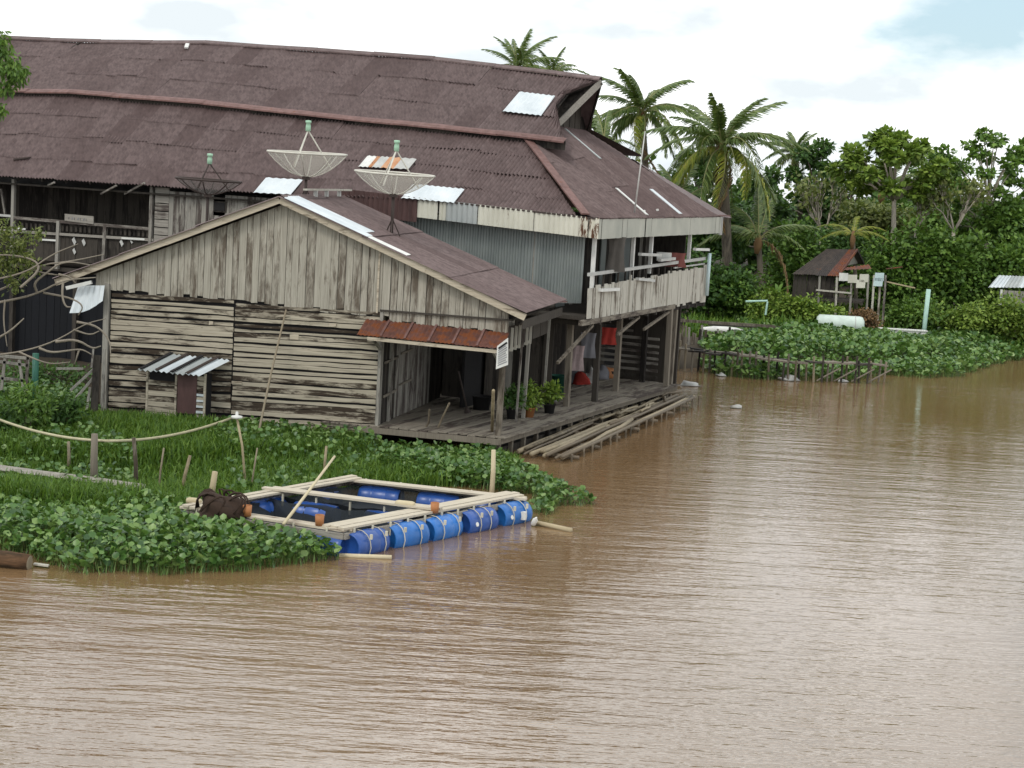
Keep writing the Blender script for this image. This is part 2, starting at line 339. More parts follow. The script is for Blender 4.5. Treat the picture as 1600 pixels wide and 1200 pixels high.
def ground_z(P):
    z = np.full(len(P), -1.1)
    for poly, top in ((LAND_A, 0.28), (LAND_B, 0.55)):
        i = inpoly(P, poly); d = edge_dist(P, poly); sd_ = np.where(i, d, -d)
        zz = -1.1 + (top+1.1)*np.clip((sd_+2.2)/3.0, 0, 1); z = np.maximum(z, zz)
    z += np.clip((P[:,1]-86)*0.02, 0, 1.2)*(P[:,0] > 4)*(z > 0.1)
    return z
def terrain():
    xs = np.unique(np.concatenate([np.linspace(-800, -40, 16), np.linspace(-40, 60, 126), np.linspace(60, 800, 16)]))
    ys = np.unique(np.concatenate([np.linspace(-60, 25, 8), np.linspace(25, 130, 132), np.linspace(130, 1500, 20)]))
    X, Y = np.meshgrid(xs, ys); P = np.stack([X.ravel(), Y.ravel()], 1); z = ground_z(P) + rng.normal(0, 0.03, len(P))
    vs = np.column_stack([P, z]); nx = len(xs); ii = np.arange(len(vs)).reshape(len(ys), nx)
    fs = np.stack([ii[:-1,:-1].ravel(), ii[:-1,1:].ravel(), ii[1:,1:].ravel(), ii[1:,:-1].ravel()], 1)
    tag(link('ground', fast('ground', vs, fs), SOIL, None, True), kind='structure')
terrain()
wb = MB(); wb.add([(-800, -60, 0), (800, -60, 0), (800, 1500, 0), (-800, 1500, 0)], [(0, 1, 2, 3)])
tag(link('water', wb.mesh('water'), WATER), kind='structure')
# ================================================================ the large house with the brown roof
RZ = math.radians(-22.5)
H = Thing('large_house', 'large two-storey wooden house with long brown zinc roof and river veranda', 'house', (2.0, 54.9, 0), RZ)
def at_x(poly):                                        # polyline -> function of local x
    xs = [p.x for p in poly]
    def f(x):
        return V((x, np.interp(x, xs, [p.y for p in poly]), np.interp(x, xs, [p.z for p in poly])))
    return f
eave = at_x([H.Y(px, py, -.45) for px, py in ((-70, 270), (0, 275), (130, 282), (270, 292), (420, 302), (640, 312), (900, 337))])
brk = at_x([H.Y(px, py, 3.3) for px, py in ((-90, 146), (0, 148), (115, 150), (320, 167), (500, 187), (700, 207), (822, 220), (884, 228))])
rdg = at_x([H.Y(px, py, 7.4) for px, py in ((-90, 56), (0, 60), (130, 66), (330, 68), (500, 80), (685, 93), (800, 107), (938, 125))])
APEX = H.Y(938, 125, 7.4); GF = V((-3.6, 5.84, 9.3)); GB = V((-3.6, 8.89, 9.27))
NF = V((0, -0.5, 0.86))
def front_fn(x, y):                                    # lower skirt of the roof
    b, t = eave(min(x, -0.2)), brk(x); k = (y+.45)/3.75
    ym = 3.3 if x < -3.5 else lerp(3.3, -.45, min(1, (x+3.5)/3.3)); k = min(k, (ym+.45)/3.75)
    return V((x, -.45+3.75*k, lerp(b.z, t.z, k))), NF
def upper_fn(x, y):
    xr = lerp(-3.6, APEX.x, (y-5.84)/1.56) if y > 5.84 else lerp(-2.17, -3.6, (y-3.2)/2.64)
    x = min(x, xr); b, t = brk(x), rdg(x); k = (y-3.2)/4.2
    return V((x, y, lerp(b.z, t.z, k)+0.10*(1-k))), NF
def sheets(fn, x0, x1, rows, wd, name, mat, ribs=7, amp=0.036, T=H, jl=0.035, skip=None, mats=None):
    for r, (ya, yb) in enumerate(rows):                # ya upper edge, yb lower edge
        x = x0 - random.uniform(0, wd)
        while x < x1:
            xa, xb = max(x, x0), min(x+wd+0.03, x1); x += wd
            if xb-xa < 0.12 or (skip and skip((xa+xb)/2, (ya+yb)/2)): continue
            m = MB(); l0 = random.uniform(0, jl); l = 0.008+l0*.6+random.uniform(0, jl*.5)
            dx = 0; dy = random.uniform(-.10, .10) if random.random() < .4 else 0
            m.sheet(lambda s, t: fn(s+dx*0, t), xa, xb, ya+0.22*(r > 0), yb+dy*(r < len(rows)-1)-0.0, max(2, round(ribs*(xb-xa)/wd)), amp, l, 2, l0, random.choice([0, .012, .03]))
            T.part(name, m, (mats(r) if mats else mat))
sheets(upper_fn, -34, -1.9, [(7.35, 6.0), (6.0, 4.6), (4.6, 3.2)], 0.92, 'roof_sheet', ROOF)
sheets(front_fn, -33.0, -0.2, [(3.25, 2.35), (2.35, 1.35), (1.35, 0.35), (0.35, -.5)], 0.92, 'roof_sheet', ROOF)
# river-side hip face
hip_top = [V((0.2, -.45, 6.53)), V((-3.45, 3.3, 8.8)), GF, GB, V((0.35, 12.4, 6.5))]
def side_fn(y, u):                                     # u: 1 top .. 0 eave
    ys = [p.y for p in hip_top]; tx = np.interp(y, ys, [p.x for p in hip_top]); tz = np.interp(y, ys, [p.z for p in hip_top])
    ex = 0.45; x = lerp(ex, -3.6, u); x = max(x, tx); k = (ex-x)/max(1e-3, ex-tx)
    return V((x, y, lerp(6.5, tz, min(1, k)))), V((0.55, 0, 0.83))
sheets(side_fn, -.45, 12.4, [(1.0, 0.66), (0.66, 0.33), (0.33, -0.02)], 0.92, 'roof_sheet', ROOF)
# dark boarding under the sheets
for fn, a0, a1, tt, bb, n_ in ((upper_fn, -34, -2.0, 7.3, 3.25, 30), (front_fn, -33, -.25, 3.25, -.42, 30), (side_fn, -.35, 12.3, .99, .02, 16)):
    H.part('roof_boarding', MB().sheet(fn, a0, a1, tt, bb, n_, 0.0, -.07, 4, -.07), WOOD_DARK)
# back slopes, plain but closed
m = MB(); m.add([rdg(-34), rdg(APEX.x-.02), V((-3.4, 8.95, 9.35)), V((-2.2, 11.6, 8.5)), V((-34, 11.6, 8.9))], [(0, 1, 2, 3, 4)]); H.part('back_roof', m, ROOF)
m = MB(); m.add([V((-34, 11.4, 8.8)), V((-2.6, 11.4, 8.4)), V((.3, 12.45, 6.5)), V((.3, 15, 6.4)), V((-34, 15, 6.4))], [(0, 1, 2, 3, 4)]); H.part('back_roof', m, ROOF)
# gable wall under the prow, with pale verge board
m = MB(); m.add([GF+V((-.12, 0, 0)), GB+V((-.12, 0, 0)), V((-3.72, 7.4, 10.9))], [(0, 1, 2)]); m.add([GF+V((-.2, 0, 0)), GB+V((-.2, 0, 0)), V((-3.8, 7.4, 10.9))], [(2, 1, 0)])
H.part('gable_wall', m, WOOD_DARK)
for k in range(5):
    y = 6.2+k*0.55; zt = 10.8-abs(y-7.4)*1.05
    m = MB().plank((-3.62, y, 9.26), (-3.62, y, zt), (0, .5, 0), (.03, 0, 0), 2); H.part('gable_board', m, WOOD_DARK)
m = MB().bar(APEX+V((0.02, 0.05, -.06)), GF+V((.06, -.05, -.02)), 0.05, 0.22); H.part('verge_board', m, WOOD_GREYX)
m = MB().bar(APEX+V((0.02, 0.05, -.06)), GB+V((.06, .1, 0)), 0.05, 0.2); H.part('verge_board', m, WOOD_DARK)
m = MB().add([APEX, GF, V((-3.7, 7.4, 10.95))], [(0, 1, 2)]); H.part('soffit', m, WOOD_DARK)
# ridge caps and flashings in separate lengths
for k in range(16):
    a, b = brk(-33+k*1.93), brk(-33+(k+1)*1.93); H.part('closing_board', MB().bar(V((-33+k*1.93, 3.24, a.z+.0)), V((-33+(k+1)*1.93, 3.24, b.z+.0)), .04, .30), WOOD_DARK)
def capline(f, x0, x1, wd, off, mat, name, ln=2.4, lift=0.05):
    x = x0
    while x < x1-0.1:
        xb = min(x+ln, x1); a = f(x)+V((0, 0, lift+random.uniform(0, .03))); b = f(xb+.06 if xb < x1 else xb)+V((0, 0, lift+random.uniform(0, .03)))
        m = MB(); y0 = V((0, -wd, -wd*.55)); y1 = V((0, wd, -wd*off))
        m.add([a+y0, b+y0, b, a, a+y1, b+y1], [(0, 1, 2, 3), (3, 2, 5, 4)]); m.add([a+y0-V((0,0,.02)), b+y0-V((0,0,.02)), b-V((0,0,.02)), a-V((0,0,.02))], [(3, 2, 1, 0)])
        m.add([a+y0, b+y0, b+y0-V((0, .0, .05)), a+y0-V((0, .0, .05))], [(3, 2, 1, 0)])
        H.part(name, m, mat); x = xb
capline(rdg, -33, APEX.x+.02, 0.20, .55, ROOF, 'ridge_cap', 2.4, .10)
capline(lambda x: brk(x)+V((0, -.12, .13)), -33, -2.1, 0.15, -.3, FLASH, 'flashing', 1.9, 0.06)
def flash(p, q, wd, mat, n, name='flashing'):
    for i in range(n):
        a, b = lerp(p, q, i/n), lerp(p, q, (i+1)/n+.01); H.part(name, MB().bar(a+V((0, 0, .05)), b+V((0, 0, .06)), wd, 0.05), mat)
flash(V((-3.5, 3.3, 8.78)), V((0.1, -.5, 6.56)), 0.26, FLASH, 3)
flash(GF+V((0.0, -.15, .0)), V((-2.3, 3.35, 8.78)), 0.22, FLASH, 1)
flash(H.Y(76, 100, 6.0), H.Y(130, 66, 7.35), 0.10, WOOD_DARK, 1, 'roof_joint')
# bright replacement sheets lying on the brown roof
def patch(fn, x0, x1, y0, y1, mat, ribs, lift=0.06, name='patch_sheet', amp=.016, label=None):
    H.part(name, MB().sheet(fn, x0, x1, y0, y1, ribs, amp, lift, 1, lift-.01), mat, label=label)
def on(fnplane, px, py, y): return H.Y(px, py, y)
patch(front_fn, H.Y(640, 300, 0).x, H.Y(722, 300, 0).x, 0.22, -.55, ZINC_NEW, 9, 0.12, label='bright zinc sheet at the eave')
patch(front_fn, H.Y(412, 295, 0).x, H.Y(470, 295, 0).x, 0.15, -.6, ZINC_NEW, 5, 0.12, label='bright zinc sheet behind the gable peak')
for i_, (pa, pb_, mt_) in enumerate(((562, 577, WHITE), (577, 583, ORANGE_RUST), (583, 597, PALE), (597, 617, ORANGE_RUST), (617, 640, PALE))): patch(front_fn, H.Y(pa, 258, 1).x, H.Y(pb_, 258, 1).x, 1.55, 0.95, mt_, 2, 0.12+.004*i_)
patch(upper_fn, -4.9, -3.5, 5.8, 4.45, ZINC_NEW, 7, 0.13, label='bright zinc sheet at the gable end')
def strip(pts, mat=WHITE, wd=0.2):
    a, b = [H.Z(px, py, z) for px, py, z in pts]; H.part('patch_strip', MB().bar(a+V((0,0,.05)), b+V((0,0,.05)), wd, .02, (0.5, 0, .8)), mat)
def side_pt(px, py):                                   # ray onto the river-side roof face
    o = H.I @ V((0, 0, CAMH)); d = H.I.to_3x3() @ ray(px, py); best = None
    for k in range(400):
        p = o + d*(50+k*0.06)
        if -.4 < p.y < 12.3 and p.x < .45:
            s = side_fn(p.y, min(1, max(0, (0.45-p.x)/4.05)))[0]
            if p.z <= s.z+.02: return s
    return o + d*60
for a, b, wd, mt in (((882, 203), (937, 250), .16, ZINC_DULL), ((962, 296), (1010, 338), .17, WHITE), ((1016, 298), (1062, 336), .34, ZINC_NEW)):
    p, q = side_pt(*a), side_pt(*b); H.part('patch_strip', MB().bar(p+V((.03, 0, .06)), q+V((.03, 0, .06)), wd, .025, (.6, 0, .8)), mt)
for px, py, sz in ((1005, 332, .14), (1026, 330, .12), (296, 76, .3)):
    p = side_pt(px, py) if px > 500 else H.Y(px, py, 7.0)+V((0, 0, .12))
    H.part('roof_scrap', MB().bar(p+V((-sz*.3, 0, .05)), p+V((sz*.3, -sz*1.2 if px < 500 else .05, .07-(sz*.6 if px < 500 else 0))), .14, .06), WHITE)
H.part('roof_scrap', MB().bar(front_fn(H.Y(22, 262, .2).x, .2)[0]+V((0,0,.08)), front_fn(H.Y(45, 262, .2).x, .25)[0]+V((0,0,.14)), .12, .05), DARKSTEEL)
# fascia panels (corrugated) front and river side
def vsheet(p, q, zt0, zt1, h0, h1, out, mat, rib=.11, amp=.012, name='fascia_panel', parent=None, label=None):
    ln = (q-p).length; n = max(2, round(ln/rib)); out = V(out)
    def fn(s, t): 
        b = lerp(p, q, s); return V((b.x, b.y, lerp(zt0, zt1, s)-t*lerp(h0, h1, s))), out
    m = MB().sheet(fn, 0, 1, 0, 1, n//1, amp, 0, 1); return H.part(name, m, mat, parent, label=label)
fy = -.52
def fx(px, py=330): return H.Y(px, py, fy)
segs = [(530, 652, BROWN_ZINC), (652, 684, CREAM), (686, 697, CREAM), (697, 746, ZINC_DULL), (747, 834, CREAM), (834, 905, CREAM), (905, 919, CREAM_RUST), (920, 936, CREAM_RUST)]
for a, b, mt in segs:
    ta, tb = lerp(307, 341, (a-640)/296), lerp(307, 341, (b-640)/296)
    p, q = H.Y(a, ta, fy), H.Y(b, tb, fy); hh = 0.62 if mt is not BROWN_ZINC else .78
    p.y += random.uniform(0, .03); vsheet(p, q, p.z, q.z, hh, hh, (0, -1, 0), mt, .17, .028)
sx = .50
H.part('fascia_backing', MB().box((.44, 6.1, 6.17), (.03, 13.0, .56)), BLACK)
y = -.52
while y < 12.6:
    wd = min(random.choice([.45, .6, .85, .85, 1.2]), 12.7-y); p, q = V((sx+random.uniform(0, .03), y+random.choice([.01, .02, .05, .09]), 0)), V((sx+random.uniform(0, .03), y+wd, 0)); y += wd
    vsheet(p, q, 6.46, 6.47, .60, .60, (1, 0, 0), FASCIA_GREY, .17, .026)
H.part('fascia_board', MB().bar((.47, -.5, 6.5), (.47, 12.8, 6.5), .05, .06), DARKSTEEL)
H.part('fascia_board', MB().bar(H.Y(652, 310, -.5), H.Y(934, 342, -.5), .05, .05), DARKSTEEL)
for yy in (12.75, 12.95): H.part('fascia_post', MB().bar((.5, yy, 5.8), (.5, yy, 6.5), .06, .06), PALE)
H.part('fascia_board', MB().bar((.5, 12.4, 6.52), (.5, 13.9, 6.5), .1, .05), FLASH)
# upper front wall: grey zinc sheets
zb = lambda px: lerp(470+ (640-908)*.0, 470, 0)
xs_ = [H.Y(px, 400, 0.0).x for px in (545, 600, 640, 672, 706, 740, 774, 808, 842, 876, 911)]
for i in range(len(xs_)-1):
    p, q = V((xs_[i], random.uniform(0, .02), 0)), V((xs_[i+1]+.02, random.uniform(0, .02), 0)); vsheet(p, q, 6.35, 6.35, 2.55, 2.5, (0, -1, 0), ZINC_WALL, .10, .024, 'wall_sheet')
# plank wall between the veranda and the zinc wall
xa, xb = H.Y(243, 330, 0).x, H.Y(545, 330, 0).x; x = xa+.55
m = MB()
for k in range(9): H.part('wall_plank', MB().plank((xa, -.02, 4.1+k*.27), (xa+.55, -.02, 4.1+k*.27), (0, 0, .24), (0, -.03, 0), 2), WOOD_GREYX)
while x < xb:
    wd = random.uniform(.18, .27)
    if not (H.Y(335, 320, 0).x < x+wd/2 < H.Y(356, 320, 0).x): H.part('wall_plank', MB().plank((x, random.uniform(-.02, 0), 3.5), (x, 0, 6.4), (wd-.015, 0, 0), (0, -.03, 0), 3), WOOD_GREY)
    else:
        H.part('wall_plank', MB().plank((x, 0, 3.5), (x, 0, 5.7), (wd-.015, 0, 0), (0, -.03, 0), 2), WOOD_GREY)
    x += wd
pw = H.Y(345, 323, 0); wf = MB().box((pw.x, -.03, pw.z), (.5, .06, .36)); wo_ = H.part('window', wf, WOOD_DARK); H.part('pane', MB().box((pw.x, -.07, pw.z), (.4, .02, .27)), BLACK, wo_)
# veranda on the left: recessed dark wall, floor, railing, parapet
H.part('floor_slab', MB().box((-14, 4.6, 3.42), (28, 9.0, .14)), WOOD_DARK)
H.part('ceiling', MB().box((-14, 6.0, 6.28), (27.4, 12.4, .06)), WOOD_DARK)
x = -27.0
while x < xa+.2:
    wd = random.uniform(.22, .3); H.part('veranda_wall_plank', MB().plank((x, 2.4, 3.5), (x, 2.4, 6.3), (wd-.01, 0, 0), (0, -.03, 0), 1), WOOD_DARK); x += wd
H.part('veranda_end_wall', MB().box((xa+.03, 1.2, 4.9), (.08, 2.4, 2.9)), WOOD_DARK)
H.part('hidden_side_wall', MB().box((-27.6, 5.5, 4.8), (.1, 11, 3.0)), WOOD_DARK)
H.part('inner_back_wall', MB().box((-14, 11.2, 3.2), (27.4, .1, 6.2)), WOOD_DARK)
def fp(px, py, y=-.05): return H.Y(px, py, y)
H.part('railing', MB().bar(fp(-60, 331), fp(22, 338), .09, .08), PALE)
H.part('railing', MB().bar(fp(22, 340), fp(238, 358), .09, .10), WOOD_GREYX)
H.part('railing', MB().bar(fp(-60, 356), fp(240, 375), .07, .09), WOOD_GREYX)
for px, t, b in ((22, 280, 395), (92, 345, 420), (165, 352, 410), (238, 290, 385)): H.part('veranda_post', MB().bar(fp(px, t), fp(px-3, b), .12, .12), WOOD_GREY)
H.part('veranda_post', MB().bar(fp(2, 295, .3), fp(8, 335, .3), .07, .07), WOOD_GREY)
for k in range(30):
    px = 28+k*7; p = fp(px, lerp(352, 366, k/30), .02); H.part('baluster', MB().box((p.x, .02, p.z), (.09, .03, .2)), WOOD_DARK)
for k in range(18):
    px0 = -50+k*17; p0 = fp(px0, lerp(362, 378, k/17), .03); p1 = fp(px0+16.5, lerp(363, 379, k/17), .03)
    H.part('parapet_panel', MB().plank((p0.x, .03, p0.z-.85), (p0.x, .03, p0.z), (p1.x-p0.x, 0, 0), (0, -.03, 0), 2), WOOD_DARK)
for px, py, sz in ((116, 377, .28), (131, 379, .26), (116, 393, .22), (190, 380, .24), (205, 378, .12)):
    p = fp(px, py, -.03); H.part('parapet_cutout', MB().add([p+V((-.08*sz/.25, 0, .05)), p+V((0, 0, sz*.55)), p+V((.09, 0, -.02)), p+V((.02, 0, -sz*.5)), p+V((-.08*sz/.25, -.02, .05)), p+V((0, -.02, sz*.55)), p+V((.09, -.02, -.02)), p+V((.02, -.02, -sz*.5))], [(3, 2, 1, 0), (7, 6, 5, 4), (4, 5, 1, 0), (5, 6, 2, 1), (6, 7, 3, 2), (7, 4, 0, 3)]), PALE)
for a, b in (((60, 374), (92, 376)), ((190, 372), (226, 374)), ((28, 357), (40, 358))): H.part('parapet_batten', MB().bar(fp(*a, -.08), fp(*b, -.08), .03, .06), WHITE)
for a, b in (((158, 303), (182, 290)), ((75, 290), (85, 285)), ((195, 303), (226, 286))): H.part('eave_rafter', MB().bar(fp(*a, -.1), fp(*b, -.5), .06, .06), WOOD_GREYX)
for k in range(26):
    xx = -25+k*1.0
    H.part('rafter', MB().bar((xx, -.4, eave(min(xx, -.3)).z-.08), (xx, 2.3, eave(min(xx, -.3)).z+1.2), .06, .09), WOOD_DARK) if xx < xa else None
# ground floor void on the left: added near-black planks stand for its deep shade
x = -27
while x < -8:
    wd = random.uniform(.25, .34); H.part('lower_wall_and_shade_plank', MB().plank((x, .35, -.3), (x, .35, 3.4), (wd-.01, 0, 0), (0, -.03, 0), 1), VOID_SHADE); x += wd
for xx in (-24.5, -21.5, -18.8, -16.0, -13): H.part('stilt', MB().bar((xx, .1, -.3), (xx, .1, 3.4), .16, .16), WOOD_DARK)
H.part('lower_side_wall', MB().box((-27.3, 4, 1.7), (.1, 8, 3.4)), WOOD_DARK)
# river-side veranda
H.part('veranda_floor', MB().box((-.75, 5.7, 3.45), (2.2, 12.6, .12)), WOOD_DARK)
y = -.55
while y < 11.5:
    wd = random.uniform(.26, .5); zt = lerp(4.38, 4.68, (y+.5)/12) + random.uniform(-.05, .05); zb_ = 3.42+random.uniform(-.08, .04)
    H.part('parapet_board', MB().plank((.36+random.uniform(0, .03), y, zb_), (.36, y, zt), (0, wd-random.uniform(.01, .035), 0), (.03, 0, 0), 4, .012), WOOD_PALE); y += wd
for yy in (3.2, 7.2): H.part('parapet_batten', MB().bar((.42, yy, 3.45), (.42, yy, 4.65), .06, .07), WOOD_PALE)
H.part('edge_beam', MB().bar((.36, -1.0, 3.33), (.36, 8.2, 3.38), .12, .16), WOOD_GREYY)
H.part('edge_beam', MB().bar((.30, 8.0, 3.3), (.3, 12, 3.3), .12, .14), WOOD_DARK)
H.part('handrail', MB().bar((.34, -.5, 4.78), (.34, 11.6, 4.95), .08, .10), PALE)
H.part('handrail', MB().bar((.34, 8.0, 4.72), (.34, 11.6, 4.76), .05, .05), PALE)
for yy, zb_ in ((.1, 4.0), (3.75, 4.4), (5.6, 4.6), (9.9, 4.9)): H.part('veranda_post', MB().bar((.25, yy, zb_), (.25, yy, 6.3), .11, .11), WHITE)
for (y0, z0, y1, z1, mt) in ((.3, 4.28, 2.0, 4.24, WHITE), (3.8, 4.5, 5.5, 4.38, PALE), (3.9, 5.3, 6.0, 5.22, PALE), (6.0, 5.05, 7.6, 5.06, PALE), (9.9, 5.33, 11.6, 5.28, WHITE)):
    H.part('shelf_board', MB().bar((.45, y0, z0), (.45, y1, z1), .12, .09), mt)
H.part('drain_pipe', MB().tube([(.5, 11.65, 3.6), (.5, 11.65, 5.15)], .07, 8), SKYPIPE, smooth=True)
for k in range(16):
    yy = .2+k*.68; H.part('baluster', MB().bar((.33, yy, 4.35), (.33, yy, 4.78), .05, .05), WOOD_DARK)
y = 0.0
while y < 12:
    wd = random.uniform(.28, .42); H.part('inner_wall_board', MB().plank((-1.7, y, 3.5), (-1.7, y, 6.3), (0, wd-.02, 0), (.03, 0, 0), 1), random.choice([WOOD_DARK, WOOD_DARK, WOOD_GREY])); y += wd
for yy, wd, zt, mt in ((2.3, .8, 6.0, ZINC_WALL), (6.1, .5, 6.0, ZINC_WALL), (8.2, 1.3, 6.1, ZINC_WALL)):
    H.part('door_panel', MB().box((-1.62, yy, (3.5+zt)/2), (.04, wd, zt-3.5)), mt)
# under-veranda structure: posts to the deck, joists, braces
PB = [(885, 635), (929, 627), (962, 611), (1003, 597), (1041, 604), (1046, 600), (843, 598), (905, 585)]
for i, (px, py) in enumerate(PB[:6]):
    b = H.Z(px, py, .58); H.part('deck_post', MB().bar(b+V((0, 0, -.9)), (b.x+random.uniform(-.05, .05), b.y, 3.35), .17, .17), WOOD_POST if i not in (1, 3) else WOOD_DARK)
for k in range(14):
    yy = -.3+k*.92; H.part('floor_joist', MB().bar((-3.2, yy, 3.27), (.42, yy, 3.27), .08, .14), WOOD_DARK)
for (y0, z0, y1, z1) in ((-2.6, 2.25, .2, 3.2), (5.2, 2.75, 7.8, 3.2), (2.6, 2.75, 4.6, 3.2)):
    H.part('brace', MB().bar((.32, y0, z0), (.32, y1, z1), .08, .08), WOOD_POST)
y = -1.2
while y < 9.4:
    wd = random.uniform(.25, .34); H.part('lower_wall_and_shade_plank', MB().plank((-2.6, y, .6), (-2.6, y, 3.3), (0, wd-.015, 0), (.03, 0, 0), 1), WOOD_DARK); y += wd
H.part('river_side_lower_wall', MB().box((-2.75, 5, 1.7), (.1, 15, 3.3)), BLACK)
for k in range(11):                                    # open slat partition at the far end
    z = .75+k*.22; H.part('slat', MB().plank((-2.4, 8.6, z), (-.2 if k < 7 else -1.2, 8.6, z+random.uniform(-.03, .03)), (0, 0, .09), (0, -.03, 0), 2), random.choice([WOOD_GREYX, WOOD_DARK]))
# ================================================================ the gabled plank house in front
G = Thing('plank_house', 'weathered plank house with wide gable, clapboard front and open porch', 'house', (-0.15, 48.4, 0), math.radians(-12))
PK = G.Y(443, 312, 0); LB = V((-12.95, 0, 4.0)); RB = V((.48, 0, 3.93))
XL, XP = -11.75, -3.62                                 # left end of the front wall, left side of porch
def wz(x): return lerp(3.92, 3.78, (x-XL)/(XP-XL))    # top of the clapboards
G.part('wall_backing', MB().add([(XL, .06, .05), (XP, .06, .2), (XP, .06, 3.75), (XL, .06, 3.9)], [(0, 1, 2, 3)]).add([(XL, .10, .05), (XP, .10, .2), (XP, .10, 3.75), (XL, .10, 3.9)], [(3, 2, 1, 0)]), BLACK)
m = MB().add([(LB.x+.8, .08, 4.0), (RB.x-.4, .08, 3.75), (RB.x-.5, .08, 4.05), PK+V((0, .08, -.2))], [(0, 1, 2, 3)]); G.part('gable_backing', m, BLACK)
xm = G.Y(365, 550, 0).x
def clap(x0, x1, rows, zoff=0.0):
    z = .12+zoff; hgt = (wz((x0+x1)/2)-.14-z)/rows
    for k in range(rows):
        za = lerp(z, z+0.09, (x0-XL)/8) if False else z
        bw = hgt*random.uniform(.68, .93) if random.random() < .8 else hgt*random.uniform(.4, .7)
        d0 = random.uniform(-.012, .012); d1 = random.uniform(-.012, .012)
        f0 = (x0-XL)/(XP-XL)*(k/rows*-.12+.22); f1 = (x1-XL)/(XP-XL)*(k/rows*-.12+.22)
        off = -random.uniform(.0, .02)
        m = MB().plank((x0+random.uniform(0, .02), off, z+f0+d0), (x1-random.uniform(0, .03), off, z+f1+d1), (0, -.012, bw), (0, -.028, 0), 8, .013); G.part('clapboard', m, WOOD_FRONT); z += hgt
clap(XL+.14, xm-.01, 23); clap(xm+.01, XP-.02, 25, .02)
for z in (.6, 1.5, 2.6): pass
G.part('corner_post', MB().bar((XL+.02, -.05, .0), (XL+.02, -.05, 3.95), .16, .12), WOOD_GREY)
G.part('corner_post', MB().bar((XP+.02, -.02, .1), (XP+.02, -.02, 3.75), .09, .10), WOOD_GREY)
# scraps nailed over gaps
for px, py, w_, h_ in ((460, 527, .26, .14), (520, 508, .2, .08), (330, 505, .12, .1), (370, 598, .3, .08)):
    p = G.Y(px, py, -.06); G.part('patch_board', MB().plank((p.x-w_/2, -.06, p.z-h_/2), (p.x+w_/2, -.06, p.z-h_/2+.01), (0, 0, h_), (0, -.02, 0), 2), WOOD_BARGE)
# gable boards
def rake(x): return lerp(LB.z, PK.z, (x-LB.x)/(PK.x-LB.x)) if x < PK.x else lerp(PK.z, RB.z, (x-PK.x)/(RB.x-PK.x))
x = XL-.35
while x < -.05:
    wd = random.uniform(.17, .25); xr = min(x+wd, -.02); gap = random.uniform(.006, .02)
    zb_ = (wz(x)-.10+random.uniform(-.10, .03)) if x < XP else lerp(3.50, 3.44, (x-XP)/3.6)+random.uniform(-.05, .04)
    if x > XP and random.random() < .12: zb_ -= .05
    o = random.uniform(-.012, .012)-.03; a, b = rake(x)-.14, rake(xr)-.14
    if b-zb_ > .05 or a-zb_ > .05:
        p = [(x, o, zb_), (xr-gap, o, zb_+random.uniform(-.03, .03)), (xr-gap, o+.025, zb_), (x, o+.025, zb_), (x, o, max(a, zb_+.02)), (xr-gap, o, max(b, zb_+.02)), (xr-gap, o+.025, max(b, zb_+.02)), (x, o+.025, max(a, zb_+.02))]
        G.part('gable_board', MB().hexa(p), WOOD_GABLE)
    x += wd
for px in (593,): p = G.Y(px, 400, -.08); G.part('gable_batten', MB().bar((p.x, -.075, 3.7), (p.x, -.075, 5.45), .05, .03), WOOD_BARGE)
# bargeboards in lengths
def lengths(p, q, n, wd, ht, name, mat, T=G, up=(0, 0, 1), parent=None):
    for i in range(n):
        a, b = lerp(V(p), V(q), i/n), lerp(V(p), V(q), (i+1)/n); T.part(name, MB().bar(a+V((0, random.uniform(-.01, .01), random.uniform(-.015, .015))), b+V((0, 0, 0)), wd, ht, up), mat, parent)
lengths(LB+V((-.25, -.32, -.10)), PK+V((0, -.32, 0)), 4, .045, .19, 'bargeboard', WOOD_BARGE)
lengths(PK+V((0.01, -.32, 0)), RB+V((0, -.32, -.02)), 5, .045, .19, 'bargeboard', WOOD_BARGE)
# roof sheets
D = 5.4
def rs(x, y): return V((x, y, rake(x)+.07-.0*y)), V((.36, 0, .93))
def groof(u, y):  # u along slope from ridge (0) to eave (1), right side
    x = lerp(PK.x, .52, u); return V((x, y, lerp(PK.z, 3.93, u)+.08)), V((.36, 0, .93))
def groofl(u, y):
    x = lerp(PK.x, LB.x-.3, u); return V((x, y, lerp(PK.z, LB.z-.1, u)+.08)), V((-.36, 0, .93))

for fn, nm in ((groof, 'r'), (groofl, 'l')):
    for (u0, u1) in ((0.0, .36), (.34, .70), (.68, 1.0)):
        y = -.42
        while y < D-.05:
            yb = min(y+.88, D); lift0, lift1 = random.uniform(0, .015), .025+random.uniform(0, .02)
            if nm == 'l': lift0 += 0
            m = MB().sheet(lambda s, t: fn(t, s), y, yb+.02, u0, u1, 8, .014, lift1, 2, lift0); G.part('roof_sheet', m, ROOF); y += .86
m = MB().sheet(lambda s, t: groof(t, s), .05, 1.0, .01, .33, 7, .014, .06, 2, .05); G.part('patch_sheet', m, ZINC_NEW, label='bright zinc sheet near the ridge')
m = MB().sheet(lambda s, t: groof(t, s), -.40, .12, .02, .36, 4, .014, .065, 2, .055); G.part('patch_sheet', m, ZINC_NEW)
m = MB().sheet(lambda s, t: groof(t, s), -.36, .02, .30, .52, 3, .014, .055, 2, .05); G.part('patch_sheet', m, WHITE)
G.part('ridge_cap', MB().add([PK+V((-.22, -.3, .02)), PK+V((0, -.3, .14)), PK+V((.22, -.3, .03)), PK+V((-.22, 3.2, .02)), PK+V((0, 3.2, .14)), PK+V((.22, 3.2, .03))], [(0, 1, 4, 3), (1, 2, 5, 4)]), ROOF)
G.part('ridge_plank', MB().bar(PK+V((.1, 1.5, .28)), PK+V((.15, D+.2, .26)), .12, .05), WOOD_PALE)
